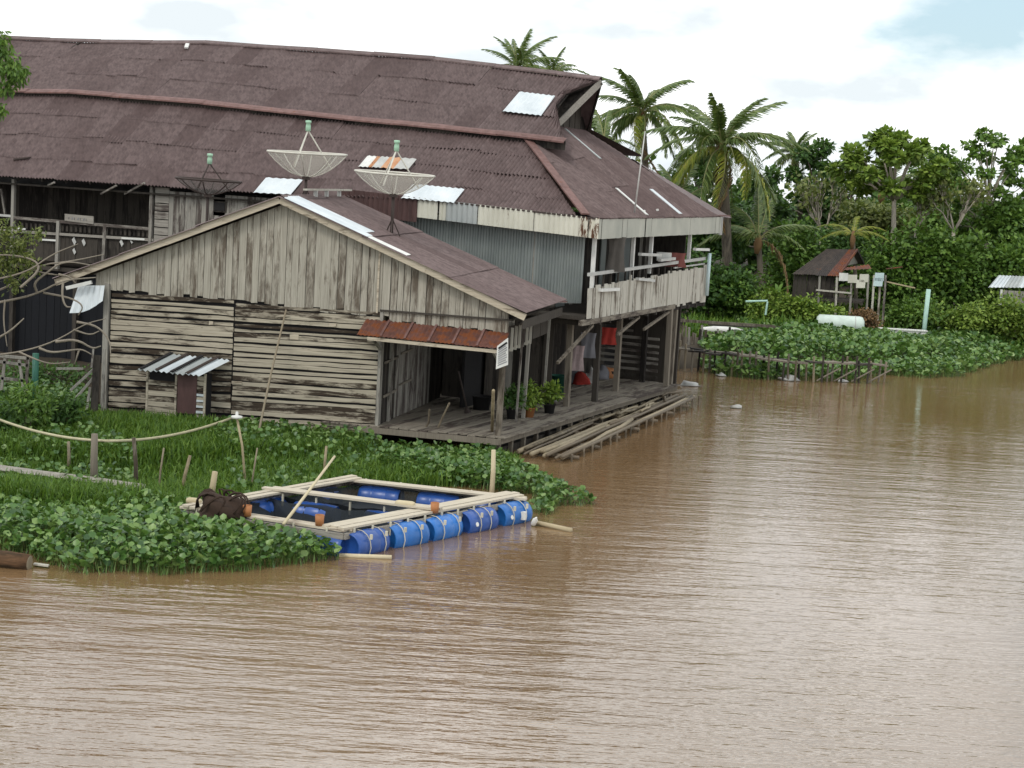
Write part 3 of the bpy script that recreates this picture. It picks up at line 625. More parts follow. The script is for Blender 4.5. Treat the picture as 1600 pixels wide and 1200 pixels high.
for yy in (2.4, 3.4, 4.6): G.part('ridge_block', MB().box((PK.x+.12, yy, PK.z+.17), (.1, .1, .2)), PALE)
G.part('eave_flashing', MB().bar(G.Y(752, 432, 5.0) if False else V((.2, 2.8, 4.12)), V((.5, D, 3.98)), .1, .05), FLASH)
# eave end: side frieze, purlin ends, dark fascia on the river side
G.part('eave_board', MB().bar((.40, -.25, 3.70), (.40, D, 3.68), .04, .24), WOOD_DARK)
for k in range(5): G.part('frieze_board', MB().plank((-.05, .05+k*1.1, 2.98), (-.05, 1.08+k*1.1, 2.98), (0, 0, .6), (.03, 0, 0), 3), WOOD_DARK)
for k in range(6): G.part('frieze_strip', MB().bar((.0, .3+k*.5, 2.9), (.0, .3+k*.5, 3.55), .1, .03), random.choice([WOOD_PALE, WOOD_GREY]))
# front awning over the porch
def aw(x, u): return V((x, lerp(-.04, -.85, u), lerp(3.50-(x+3.8)*.02, 3.12-(x+3.8)*.02, u))), V((0, -.4, .9))
xs_ = np.linspace(-4.05, -.02, 7)
for i in range(6):
    m = MB().sheet(aw, xs_[i], xs_[i+1]+.03, 0, 1, 6, .013, .02+.01*(i % 2), 2, .01); G.part('awning_sheet', m, ROOF_RUST)
    if i: 
        a, b = aw(xs_[i], 0)[0], aw(xs_[i], 1)[0]; G.part('awning_lap', MB().bar(a+V((0, 0, .045)), b+V((0, 0, .05)), .06, .012), plain_rust if False else FLASH)
G.part('awning_beam', MB().bar((-3.75, -.80, 3.06), (-.05, -.80, 2.98), .07, .09), WOOD_BARGE)
for xx in (-3.6, -.3): G.part('awning_bracket', MB().bar((xx, -.02, 2.7), (xx, -.78, 3.04), .06, .06), WOOD_GREY)
# porch: side wall of vertical boards, posts, back wall, ceiling
y = 0.05
while y < 6.8:
    wd = random.uniform(.16, .26); dark = (.25 < y < .8) or (1.1 < y < 1.45) or y > 5.4
    G.part('porch_wall_board', MB().plank((XP, y, .55), (XP, y, 3.7), (0, wd-.025, 0), (.03, 0, 0), 2), WOOD_DARK if dark else WOOD_GREY); y += wd
for yy in (.9, 1.05): G.part('door_post', MB().bar((XP+.07, yy, .55), (XP+.07, yy, 3.3), .07, .07), WOOD_GREY)
for zz in (1.35, 2.3): G.part('door_rail', MB().bar((XP+.08, .3, zz), (XP+.08, 1.6, zz+.05), .04, .07), WOOD_GREYY)
for zz in (1.5, 2.4): G.part('wall_rail', MB().bar((XP+.06, 2.0, zz), (XP+.06, 3.2, zz+.02), .03, .06), WOOD_GREYY)
G.part('porch_back_wall', MB().box((-1.9, 7.3, 2.0), (3.5, .1, 3.2)), WOOD_DARK)
for k in range(4): G.part('porch_back_board', MB().plank((-1.7+k*.42, 7.2, .6), (-1.7+k*.42, 7.2, 3.3), (.3, 0, 0), (0, -.03, 0), 1), random.choice([WOOD_GREY, WOOD_DARK]))
G.part('porch_ceiling', MB().box((-1.8, 3.0, 3.78), (3.7, 6.2, .05)), WOOD_DARK)
G.part('left_side_wall', MB().box((XL, 3.0, 2.0), (.1, 6.0, 3.9)), WOOD_DARK)
G.part('rear_wall', MB().box((-7.7, 5.8, 2.6), (8.2, .1, 5.0)), WOOD_DARK)
b = G.Z(778, 684, .5); G.part('porch_post', MB().bar((b.x, b.y, -.3), (b.x+.02, b.y, 3.1), .15, .15), WOOD_POST)
for px, py, r in ((817, 655, .1), (848, 640, .07), (806, 660, .06)):
    b = G.Z(px, py, .55); G.part('porch_post', MB().bar(b+V((0, 0, -.3)), (b.x+.05, b.y, 3.5), r, r), WOOD_GREY)
for k, (xx, yy) in enumerate(((-11, .3), (-8.5, .3), (-6, .3), (-3.7, .3))): G.part('stilt', MB().bar((xx, yy, -.8), (xx, yy, .3), .18, .18), WOOD_DARK)
G.part('sill_beam', MB().bar((XL, -.03, .06), (XP, -.03, .24), .12, .14), WOOD_DARK)
# torn zinc flap on the left corner and white plastic scrap
fl = MB(); p = [G.Y(px, py, yy) for px, py, yy in ((122, 446, -.25), (163, 446, -.2), (160, 470, -.35), (135, 488, -.5), (108, 489, -.5))]
n = 10; bv = len(fl.v)
for i in range(n+1):
    t = i/n; top = lerp(p[0], p[1], t); bot = lerp(p[4], p[2], t) + V((0, 0, -.12*math.sin(t*3.1))); o = V((0, -.02 if i % 2 else .02, 0)); fl.v += [top+o, bot+o]
fl.f += [[2*i, 2*i+2, 2*i+3, 2*i+1] for i in range(n)]
G.part('torn_zinc_flap', fl, ZINC_NEW)
G.part('plastic_scrap', MB().bar(G.Y(104, 450, -.5), G.Y(143, 441, -.4), .12, .10), WHITE)
# ================================================================ deck along the river (planks run with the house side)
DK = Thing('riverside_deck', 'grey plank deck running from the porch along the river side', 'deck', (2.0, 54.9, 0), RZ)
gfront = lambda x: (DK.I @ (G.M @ V((0, -.12, .5)))).y + (x-(DK.I @ (G.M @ V((0, -.12, .5)))).x)*math.tan(math.radians(10.5))
x = -4.6
while x < .42:
    wd = random.uniform(.24, .32); ya = gfront(x)
    if x < -2.4: yb = min(1.5, 8)
    else: yb = 8.9
    ysp = [ya]+sorted(random.uniform(ya+3, yb-3) for _ in range(1))+[yb] if yb-ya > 7 else [ya, yb]
    for a, c in zip(ysp[:-1], ysp[1:]):
        z = .54+random.uniform(-.012, .012); DK.part('deck_plank', MB().plank((x, a, z), (x, c-.015, z+random.uniform(-.01, .01)), (wd-.018, 0, 0), (0, 0, .035), 3, .006), WOOD_GREYY)
    x += wd
DK.part('edge_beam', MB().bar((.46, gfront(.4)-.05, .46), (.43, 8.9, .46), .08, .16), WOOD_POST)
DK.part('front_beam', MB().bar((-3.5, gfront(-3.5)-.04, .46), (.45, gfront(.45)-.04, .44), .08, .16), WOOD_POST)
for k in range(17):
    yy = gfront(.3)+.2+k*.92; DK.part('stilt', MB().bar((.34+random.uniform(-.05, .05), yy, -.9), (.34, yy, .5), .11, .11), random.choice([WOOD_DARK, WOOD_POST]))
DK.part('under_beam', MB().bar((.1, gfront(0)+.2, .3), (.1, 8.9, .3), .1, .22), BLACK)
DK.part('under_beam', MB().bar((.12, gfront(0)+.2, .05), (.12, 8.9, .05), .3, .3), WOOD_DARK)
# ================================================================ bamboo raft
ra, rb = az(882, 717, .12), az(1090, 622, .22); rdir = (rb-ra).normalized(); rlen = (rb-ra).length
rp = V((-rdir.y, rdir.x, 0)).normalized()
RF = Thing('bamboo_raft', 'long bamboo raft moored beside the deck', 'raft', tuple(az(960, 668, 0)), math.atan2(rdir.y, rdir.x))
def pole(T, a, b, r, mat, name='bamboo_pole', bend=.03, nodes=True, parent=None):
    n = 5; pts = [lerp(V(a), V(b), i/n)+V((random.uniform(-bend, bend), random.uniform(-bend, bend), random.uniform(-bend, bend)*.5)) for i in range(n+1)]
    return T.part(name, MB().tube(pts, [r*random.uniform(.9, 1.08) for _ in pts], 6), mat, parent, True, True)
for k in range(11):
    off = k*.15; segs = [0, random.uniform(.4, .6), 1.0] if k % 3 else [0, 1]
    for i in range(len(segs)-1):
        s0 = segs[i]*rlen+random.uniform(-.45, .35)*(i == 0)+k*.07; s1 = segs[i+1]*rlen+random.uniform(-.3, .3)
        a = ra+rdir*s0+rp*(off+random.uniform(-.05, .05))+V((0, 0, random.uniform(-.06, .10)+(.07 if k < 1 else 0))); b_ = ra+rdir*s1+rp*(off+random.uniform(-.14, .14))+V((0, 0, random.uniform(-.06, .10)+(.06 if k < 2 else 0)))
        pole(RF, a, b_, random.uniform(.035, .068), RAFT_A if random.random() < .5 else RAFT_B)
for k in range(7):
    s = .8+k*rlen/7.3; a = ra+rdir*s+V((0, 0, -.06)); pole(RF, a-rp*.15, a+rp*1.6, .055, RAFT_B, 'cross_pole')
for k in range(18):
    s = .5+k*rlen/18; a = ra+rdir*(s+random.uniform(-.2, .2))-rp*.1; pole(RF, a+V((0, 0, -.35)), a+V((0, 0, .1)), .03, RAFT_B, 'stake', .01)
for k in range(6):
    s = rlen*.5+random.uniform(0, rlen*.45); a = ra+rdir*s+rp*random.uniform(.3, 1.2)+V((0, 0, .14)); pole(RF, a, a+rdir*random.uniform(1.0, 2.4)+rp*random.uniform(-.5, .5), .045, random.choice([RAFT_A, RAFT_B]), 'loose_pole', .06)
# ================================================================ satellite dishes
def dishmat():
    t = MT('perforated_dish_mesh'); b = t.n('ShaderNodeBsdfPrincipled', {'Base Color': (.50, .48, .42, 1), 'Roughness': .6}); tr = t.n('ShaderNodeBsdfTransparent')
    mx = t.n('ShaderNodeMixShader', {0: .36, 1: tr.outputs[0], 2: b.outputs[0]}); t.t.links.new(mx.outputs[0], t.out.inputs[0]); return t.m
DISH = dishmat(); DISH_RIM = plain('dish_rim_metal', (.62, .60, .53), .5, .1)
DISHB = dishmat(); DISHB.name = 'dark_dish_mesh'; DISHB.node_tree.nodes['Principled BSDF'].inputs['Base Color'].default_value = (.10, .09, .08, 1)
def satdish(base, c, R, dep, tilt, label, mats, feedh, legs=True, grp='mesh satellite dishes'):
    T = Thing('satellite_dish', label, 'satellite dish', tuple(base), 0, grp); dm, rm = mats
    c = V(c); Rm = Matrix.Rotation(tilt[0], 3, 'X') @ Matrix.Rotation(tilt[1], 3, 'Y')
    n, k = 24, 5; m = MB()
    def P(r, t, dz=0): return c + Rm @ V((r*math.cos(t), r*math.sin(t), dep*(r/R)**2-dep+dz))
    for j in range(k+1):
        for i in range(n): m.v.append(P(max(.03, R*j/k), 2*math.pi*i/n))
    m.f = [[j*n+i, j*n+(i+1) % n, (j+1)*n+(i+1) % n, (j+1)*n+i] for j in range(k) for i in range(n)]
    d = T.part('dish', m, dm, None, True, True)
    T.part('rim', MB().tube([P(R, 2*math.pi*i/24) for i in range(25)], .033, 5), rm, d, True, True)
    for i in range(8): T.part('rib', MB().tube([P(R*j/5, 2*math.pi*i/8, -.02) for j in range(6)], .02, 4), rm, d, True, True)
    fc = c + Rm @ V((0, 0, feedh))
    for i in range(3): T.part('feed_strut', MB().tube([P(R*.62, 2*math.pi*i/3+.15), fc], .022, 5), rm, None, False, True)
    T.part('feed_horn', MB().lathe([(.02, -.04), (.075, -.02), (.075, .12), (.06, .2), (.085, .21), (.085, .28), (.0, .29)], fc, Rm @ V((0, 0, 1)), 10), FEED, None, True, True)
    bt = c + Rm @ V((0, 0, -dep)); T.part('pole', MB().tube([bt, (bt.x, bt.y, base[2]-.05)], .045, 7), DARKSTEEL, None, True, True)
    T.part('mount', MB().box(bt+V((0, 0, -.05)), (.22, .22, .1)), DARKSTEEL, None, False, True)
    if legs:
        for a in (0.5, 2.6, 4.7): T.part('stay', MB().tube([(bt.x, bt.y, base[2]+.45), (base[0]+.28*math.cos(a), base[1]+.28*math.sin(a), base[2]-.10)], .02, 5), DARKSTEEL, None, False, True)
    return T
g1 = G.M @ V((PK.x+.55, 3.2, 0)); z1 = (G.M @ groof(.08, 3.2)[0]).z
c1 = ay(480, 239, g1.y); satdish((c1.x, g1.y, z1+.0), c1, 1.16, .68, (.02, -.0), 'pale mesh satellite dish on the ridge above the gable peak', (DISH, DISH_RIM), .66)
c2 = ay(617, 271, 51.6); gl = G.I @ c2; b2 = G.M @ groof((gl.x-PK.x)/(.52-PK.x), gl.y)[0]
satdish((c2.x, c2.y, b2.z+.0), c2, 1.14, .58, (.02, .02), 'pale mesh satellite dish on the right slope of the plank house roof', (DISH, DISH_RIM), .66)
c3 = ay(326, 281, 54.0); gl = G.I @ c3
satdish((c3.x, c3.y, 4.6), c3, .98, .42, (.0, .02), 'dark mesh satellite dish left of the gable peak, under the eave', (DISHB, DARKSTEEL), .50, True)
# ================================================================ floating fish cage
FC = [az(px, py, .46) for px, py in ((545, 749), (821, 779), (537, 833), (283, 796))]     # back, right, front, left
ex = (FC[2]-FC[1]).normalized(); CRZ = math.atan2((FC[1]-FC[3]).y*0 + (FC[1]-FC[0]).y, (FC[1]-FC[0]).x)
CG = Thing('fish_cage', 'floating fish cage of pale planks on blue plastic barrels', 'fish cage', (FC[3].x, FC[3].y, 0), CRZ)
cb, cr, cf, cl = [CG.L(p) for p in FC]
for p in (cb, cr, cf, cl): p.z = .46
def side(p, q, n, inner, nm='frame_plank', dz=0):
    inw = (V(inner)-lerp(p, q, .5)); d = (q-p).normalized(); inw = (inw-d*inw.dot(d)).normalized()
    for k in range(n):
        o = inw*(.02+k*.19); z = V((0, 0, dz+random.uniform(-.008, .012)))
        CG.part(nm, MB().plank(p+o+z+d*random.uniform(-.1, .1), q+o+z+d*random.uniform(-.1, .1), inw*.165, (0, 0, .045), 4, .006), WOOD_CAGE)
cc = (cb+cf)/2
side(cl, cf, 2, cc); side(cf, cr, 3, cc, dz=.05); side(cr, cb, 2, cc, dz=.01); side(cb, cl, 2, cc, dz=.055)
md = [lerp(cb, cl, .52), lerp(cr, cf, .52)]; side(md[0]+(cl-cb).normalized()*.1, md[1]+(cl-cb).normalized()*.1, 2, cb, 'middle_plank', .10)
for p, q in ((cl, cf), (cf, cr), (cr, cb), (cb, cl)):
    CG.part('frame_beam', MB().bar(p+V((0, 0, -.07)), q+V((0, 0, -.07)), .08, .12), WOOD_GREYX)
def barrel(T, c, ax, mat, ln=.92, r=.29, label=None, strap=True):
    ax = V(ax).normalized(); pr = [(0.0, -ln/2+.03), (r*.80, -ln/2+.03), (r*.84, -ln/2), (r*.92, -ln/2+.02), (r*.95, -ln/2+.10), (r, -ln*.2), (r*.955, -ln*.18), (r, -ln*.14), (r*1.0, ln*.14), (r*.955, ln*.18), (r, ln*.2), (r*.95, ln/2-.10), (r*.92, ln/2-.02), (r*.84, ln/2), (r*.80, ln/2-.03), (0.0, ln/2-.03)]
    o = T.part('barrel', MB().lathe(pr, c, ax, 18), mat, None, True, label=label)
    if strap:
        for s in (-.22+random.uniform(-.08, .08), .24+random.uniform(-.08, .08)):
            a = V(c)+ax*s; sd_ = ax.cross(V((0, 0, 1))).normalized(); pts = [a+sd_*math.cos(t)*(r+.02)+V((0, 0, math.sin(t)*(r+.02))) for t in np.linspace(-.9, 2.6, 9)]
            T.part('rope', MB().tube(pts+[pts[-1]+V((0, 0, .12))] if False else pts, .010, 4), ROPE, o)
            T.part('rope_knot', MB().box(V(c)+ax*s+sd_*.31+V((0, 0, .22)), (.05, .05, .1)), ROPE, o)
    return o
d = (cr-cf).normalized(); outw = d.cross(V((0, 0, 1))).normalized(); EL = (cr-cf).length
for k, (mt, lb) in enumerate(((BLUE, 'royal blue barrel'), (BLUE2, 'mid blue barrel'), (BLUE2, 'sky blue barrel'), (BLUE, 'blue barrel with white bung'), (BLUE2, 'blue barrel with white sticker'))):
    c = lerp(cf, cr, (k+.5)/5)+V((0, 0, -.30))+outw*.02+d*random.uniform(-.05, .05); jx = (d+outw*random.uniform(-.08, .08)).normalized()
    o = barrel(CG, c, jx, mt, 1.02, .30, lb)
    if k == 4: CG.part('sticker', MB().box(c+outw*.305+d*.1+V((0, 0, .02)), (.12, .12, .18)), WHITE, o)
    if k >= 3: CG.part('bung', MB().lathe([(.0, .03), (.05, .03), (.05, 0)], c+outw*.27-d*.3+V((0, 0, .02)), outw+V((0, 0, .3)), 8), WHITE, o)
inn = -outw
for p, q, n, ofs in ((cb, cr, 3, .35), (cb, cl, 3, .3), (cl, cf, 3, .3)):
    dd = (q-p).normalized(); iw = cc-lerp(p, q, .5); iw.z = 0; iw = (iw-dd*iw.dot(dd)).normalized()
    for k in range(n): barrel(CG, lerp(p, q, (k+.6)/n)+iw*.12+V((0, 0, -.33)), dd, random.choice([NAVY, BLUE]), 1.0, .27, None, False)
dd = (md[1]-md[0]).normalized()
for t in (.3, .72): barrel(CG, lerp(md[0], md[1], t)+V((0, 0, -.33)), dd, BLUE, 1.0, .28, None, False)
for p, q, n in ((cf, cr, 11), (cb, cl, 5), (cb, cr, 5), (md[0], md[1], 5), (cl, cf, 5)):
    dd = (q-p).normalized(); ow = dd.cross(V((0, 0, 1)))
    for k in range(n):
        a = lerp(p, q, (k+.5)/n)+ow*(.04 if q is cr and p is cf else .0); CG.part('rope_loop', MB().bar(a+V((0, 0, -.22)), a+V((0, 0, .06)), .035, .05), ROPE)
def netm():
    t = MT('dark_fish_net'); b = t.n('ShaderNodeBsdfPrincipled', {'Base Color': (.012, .017, .022, 1), 'Roughness': .9}); tr = t.n('ShaderNodeBsdfTransparent')
    mx = t.n('ShaderNodeMixShader', {0: .88, 1: tr.outputs[0], 2: b.outputs[0]}); t.t.links.new(mx.outputs[0], t.out.inputs[0]); return t.m
NET = netm()
def netbag(q):
    c = sum(q, V())/4; q = [lerp(p, c, .12) for p in q]; bt = [V((p.x, p.y, -.04)) for p in q]; bt = [lerp(p, c, .1) for p in bt]
    m = MB(); n = 8
    for i in range(4):
        a0, a1, b0, b1 = q[i], q[(i+1) % 4], bt[i], bt[(i+1) % 4]; b_ = len(m.v)
        for k in range(n+1):
            t = k/n; sag = .07*math.sin(math.pi*t*3)**2; m.v += [lerp(a0, a1, t)+V((0, 0, -.04-sag)), lerp(lerp(b0, b1, t), c, .05+sag)]
            m.v[-1].z = .03
        m.f += [[b_+2*k, b_+2*k+2, b_+2*k+3, b_+2*k+1] for k in range(n)]
    m.add([V((p.x, p.y, .035)) for p in bt], [(0, 1, 2, 3)])
    CG.part('net', m, NET)
netbag([cb, cr, md[1], md[0]]); netbag([md[0], md[1], cf, cl])
# things lying on the cage
def cw(p): return CG.M @ V(p)
for i, (px, py, lb, h_) in enumerate(((386, 797, 'orange-brown plastic cup beside the net heap', .22), (499, 812, 'orange-brown plastic cup on the front plank, beside the bamboo pole', .22), (679, 792, 'orange-brown plastic cup on the right side of the cage', .22))):
    p = az(px, py+9, .52); solo('plastic_cup', lb, 'cup', MB().lathe([(0, 0), (.085, 0), (.095, h_), (.082, h_), (.075, .03), (0, .03)], p, (0, 0, 1), 12), TERRA, 'cups on the fish cage', True)
p = az(633, 789, .60); solo('foam_float', 'small pale foam float on the cage middle plank', 'float', MB().lathe([(0, -.22), (.06, -.21), (.075, -.15), (.075, .15), (.06, .21), (0, .22)], p+V((0, 0, .02)), (1, -.25, 0), 10), BAMBOO_PALE, 'foam floats', True)
p = az(303, 789, .50); solo('foam_float', 'small pale foam float at the left corner of the cage', 'float', MB().lathe([(0, -.17), (.06, -.16), (.075, -.1), (.075, .1), (.06, .16), (0, .17)], p+V((0, 0, .08)), (1, -.25, 0), 10), BAMBOO_PALE, 'foam floats', True)
def lumpy(c, r, n=12, k=18, seed=3, amp=.12):
    m = MB(); rr = random.Random(seed)
    ph = [(rr.uniform(2, 6), rr.uniform(0, 6), rr.uniform(2, 5), rr.uniform(0, 6)) for _ in range(4)]
    for j in range(n+1):
        t = math.pi*j/n
        for i in range(k):
            f = 2*math.pi*i/k; d = V((math.sin(t)*math.cos(f), math.sin(t)*math.sin(f), math.cos(t)))
            s = 1+sum(amp*.5*math.sin(a*d.x+b+e*d.z+g*d.y) for a, b, e, g in ph); m.v.append(V(c)+V((d.x*r[0]*s, d.y*r[1]*s, max(-.05, d.z)*r[2]*s)))
    m.f = [[j*k+i, j*k+(i+1) % k, (j+1)*k+(i+1) % k, (j+1)*k+i] for j in range(n) for i in range(k)]; return m
p = az(348, 803, .5); nh = Thing('net_heap', 'dark brown heap of fishing net at the left corner of the cage', 'net', tuple(p), 0)
nh.part('net_pile', lumpy(p, (.55, .42, .42), 14, 22, 4, .2), NETM, None, True, True)
for k in range(16):
    a = random.uniform(0, 6.28); pts = [p+V((.55*math.cos(a+t)*math.cos(t*.9)*1.03, .42*math.sin(a+t*.5)*1.03, .44*abs(math.sin(t*1.5+.2)))) for t in np.linspace(0, 1.9, 8)]
    nh.part('net_fold', MB().tube(pts, .022, 4), NETM, None, True, True)
solo('bamboo_pole', 'pale bamboo pole leaning across the cage planks', 'pole', MB().tube([az(443, 819, .55), az(482, 768, .95), az(523, 713, 1.55)], [.035, .032, .026], 7), BAMBOO_PALE, 'loose bamboo poles', True)
solo('bamboo_pole', 'pale bamboo stick floating in front of the royal blue barrel', 'pole', MB().tube([az(530, 868, .02), az(612, 871, .03)], .05, 7), BAMBOO_PALE, 'loose bamboo poles', True)
solo('bamboo_pole', 'bamboo stick floating right of the cage, off its last barrel', 'pole', MB().tube([az(836, 816, .06), az(893, 829, .03)], [.05, .06], 7), BAMBOO, 'loose bamboo poles', True)
solo('plastic_bottle', 'white plastic bottle floating beside the cage corner', 'bottle', MB().lathe([(0, 0), (.05, 0), (.06, .02), (.06, .16), (.03, .21), (.02, .25), (0, .25)], az(833, 819, .04), (.2, -.5, .6), 10), WHITE, None, True)
# ================================================================ stakes, hose, plank and shed in the grass
def stake(px, py0, py1, r, label, mat=WOOD_POST, grp='stakes in the grass', zb=.1, top=None, bend=.02):
    b = az(px, py1, zb); tx = top if top is not None else px; t = ay(tx, py0, b.y-.05)
    m = MB().tube([b+V((0, 0, -.4)), lerp(b, t, .5)+V((random.uniform(-bend, bend), 0, 0)), t], [r*1.1, r, r*.9], 7); return solo('stake', label, 'stake', m, mat, grp, True)
stake(148, 678, 762, .085, 'thick grey stake holding up the middle of the hose')
stake(214, 684, 764, .05, 'thin stake at the right end of the long plank', top=209)
stake(281, 712, 776, .04, 'thin leaning stake left of the net heap', BAMBOO, top=297)
stake(246, 700, 772, .022, 'very thin stick in the grass between two stakes', BAMBOO_OLD, top=256)
stake(327, 737, 792, .07, 'stout pale stake standing in front of the net heap', BAMBOO, top=336)
stake(107, 690, 735, .04, 'short brown stake leftmost in the grass', BAMBOO_OLD)
stake(507, 697, 748, .035, 'thin upright stick behind the fish cage', BAMBOO, top=510)
stake(389, 700, 768, .02, 'thin twig crossing the pole with the white cap', BAMBOO_OLD, top=402)
stake(768, 703, 770, .06, 'pale stake beside the back right corner of the fish cage', BAMBOO_PALE, top=771, zb=0)
T = Thing('capped_pole', 'thin pole with a white plastic cap in front of the clapboard wall', 'pole', tuple(az(386, 760, .1)))
pb = az(386, 762, .1); pt = ay(370, 652, pb.y-.1)
T.part('stick', MB().tube([pb+V((0, 0, -.3)), lerp(pb, pt, .6)+V((.03, 0, 0)), pt], [.035, .03, .03], 6), BAMBOO, None, True, True)
T.part('cap', MB().lathe([(0, .14), (.03, .13), (.035, .05), (.13, .03), (.13, -.02), (0, -.02)], pt, (0, 0, 1), 10), WHITE, None, True, True)
# hose
h0, hm, h1 = ay(-20, 646, 44.5), ay(180, 689, az(148, 762, .1).y-.1), ay(362, 651, 47.7)
pts = []
for i in range(25):
    px = lerp(-20, 362, i/24); k = (px-175)/190; py = 689-37*k*k if px > 175 else 689-34*((px-175)/178)**2*1.0
    pts.append(ay(px, py, lerp(lerp(44.5, hm.y, min(1, i/12)), 47.7, max(0, (i-12)/12))))
solo('hose', 'yellowish hose sagging over the grass from the left edge to the wall', 'hose', MB().tube(pts, .035, 6), HOSE, None, True)
a, b = az(-60, 730, .35), az(226, 768, .25)
solo('plank', 'long grey plank lying in the grass at the left edge', 'plank', MB().plank(a, b, (0, .16, .09), (0, -.05, .06), 9, .012), WOOD_GREYX)
for k, (px, py) in enumerate(((165, 757), (196, 761), (208, 765), (219, 764))): pass
p0, p1 = az(-30, 872, .12), az(46, 880, .1)
lg = Thing('log', 'old reddish brown log at the water edge, left of the hyacinth', 'log', tuple(p1))
lg.part('log_body', MB().tube([p0, lerp(p0, p1, .5)+V((0, 0, .02)), p1], [.15, .17, .16], 12), wood('log_bark', (.16, .09, .05), (.10, .055, .03), (.03, .02, .012), 'x', (.3, .5)), None, True, True)
lg.part('cut_face', MB().lathe([(0, .012), (.14, .012), (.15, 0)], p1, (p1-p0), 12), BAMBOO_OLD, None, False, True)
solo('floating_board', 'short pale board floating beside the log', 'board', MB().plank(az(52, 883, .03), az(75, 886, .03), (0, .1, 0), (0, 0, .03), 2), WOOD_PALE)
# leaning long pole on the wall
solo('bamboo_pole', 'long dark bamboo pole leaning against the clapboard wall', 'pole', MB().tube([az(398, 705, .1), ay(422, 590, 48.9), ay(447, 484, 49.5)], [.035, .03, .025], 7), BAMBOO_OLD, 'loose bamboo poles', True)
solo('pole', 'slender pole standing in front of the porch post', 'pole', MB().tube([az(768, 700, 0), ay(771, 610, 47.3)], [.05, .045], 7), BAMBOO, None, True)
# privy / hen house
S = Thing('small_shed', 'tiny plank shed with striped zinc roof against the clapboard wall', 'shed', tuple(az(275, 668, .1)), math.radians(-10))
def sp(px, py, y=0): return S.Y(px, py, y)
sx0, sx1, sx2 = sp(231, 600).x, sp(276, 600).x, sp(321, 600).x
zt, zb0 = sp(250, 578).z, sp(250, 668).z
for k in range(9):
    z = zb0+k*(zt-.28-zb0)/9; S.part('board', MB().plank((sx0, random.uniform(-.02, 0), z), (sx1-.02, 0, z+random.uniform(-.01, .01)), (0, 0, (zt-.28-zb0)/9-.015), (0, -.03, 0), 3), WOOD_FRONT)
for k in range(11):
    z = zb0-.05+k*(zt-zb0)/11; S.part('board', MB().plank((sx2-.3, random.uniform(-.02, 0), z), (sx2, 0, z), (0, 0, (zt-zb0)/11-.03), (0, -.03, 0), 2), WOOD_FRONT)
for xx in (sx0, sx1, sx2): S.part('post', MB().bar((xx, -.03, zb0-.2), (xx, -.03, zt), .06, .06), WOOD_FRONT)
p = sp(296, 612, -.05); S.part('door', MB().plank((sx1+.06, -.05, p.z-.62), (sx1+.06, -.05, p.z+.5), (.56, 0, 0), (0, -.03, 0), 3), BROWN_ZINC)
S.part('inside', MB().box(((sx0+sx2)/2, .32, (zt+zb0)/2), (sx2-sx0-.02, .5, zt-zb0-.1)), BLACK)
for k in range(5): S.part('slat', MB().plank((sx2-.22, -.06, zb0+.35+k*.16), (sx2-.02, -.06, zb0+.35+k*.16), (0, 0, .06), (0, -.02, 0), 1), ZINC_NEW)
S.part('lower_panel', MB().plank((sx1+.05, -.04, zb0-.1), (sx1+.6, -.04, zb0-.1), (0, 0, .42), (0, -.02, 0), 2), ZINC_WALL)
def shr(x, u): return V((x+lerp(.48, -.12, u), lerp(.40, -.40, u), lerp(zt+.42, zt+.0, u)-(x-sx0)*.02)), V((0, -.4, .9))
for i in range(4): S.part('roof_sheet', MB().sheet(shr, sx0-.1+i*.47, sx0+.34+i*.47, 0, 1, 3, .03, .02*(i % 2)), ZINC_NEW if i % 2 else ZINC_DULL)
for i in range(4): S.part('roof_batten', MB().bar(shr(sx0+.05+i*.45, 0)[0]+V((0, 0, .05)), shr(sx0+.05+i*.45, 1)[0]+V((0, 0, .05)), .14, .03), BLACK if i % 2 == 0 else DARKSTEEL)
# pots, barrels, clothes on the deck
def pot(px, py, r, h_, mat, name, label, z=.58, cat='bucket'):
    p = az(px, py, z); return solo(name, label, cat, MB().lathe([(0, 0), (r*.8, 0), (r, h_), (r*1.06, h_), (r*.96, h_-.02), (r*.75, .03), (0, .03)], p, (0, 0, 1), 12), mat, None, True)
pot(872, 612, .32, .55, GREENP, 'green_tub', 'dark green plastic tub on the deck', cat='tub')
bc = az(845, 605, .6); bt_ = Thing('blue_drum', 'dark blue drum standing on the deck by the house wall', 'drum', tuple(bc)); barrel(bt_, (0, 0, .5), (0, 0, 1), NAVY, 1.0, .33, None, False)
pot(868, 628, .09, .2, WHITE, 'white_bucket', 'small white bucket on the deck near the potted plants')
pot(752, 640, .3, .42, BLACK, 'black_basket', 'black basket at the back of the porch', cat='basket')
solo('broom', 'dark broom leaning on the porch wall', 'broom', MB().tube([az(730, 640, .6), ay(716, 580, 53.0)], .03, 6).tube([az(731, 645, .6), az(729, 637, .75)], [.12, .05], 6), DARKSTEEL)
solo('curved_stick', 'bent pale stick standing at the porch front, right one', 'stick', MB().tube([az(683, 672, .5), az(690, 655, .8), ay(702, 630, 48.8)], .03, 6), BAMBOO_OLD, 'bent sticks', True)
solo('curved_stick', 'bent pale stick standing at the porch front, left one', 'stick', MB().tube([az(662, 672, .5), az(670, 660, .7), ay(671, 640, 48.8)], .03, 6), BAMBOO_OLD, 'bent sticks', True)
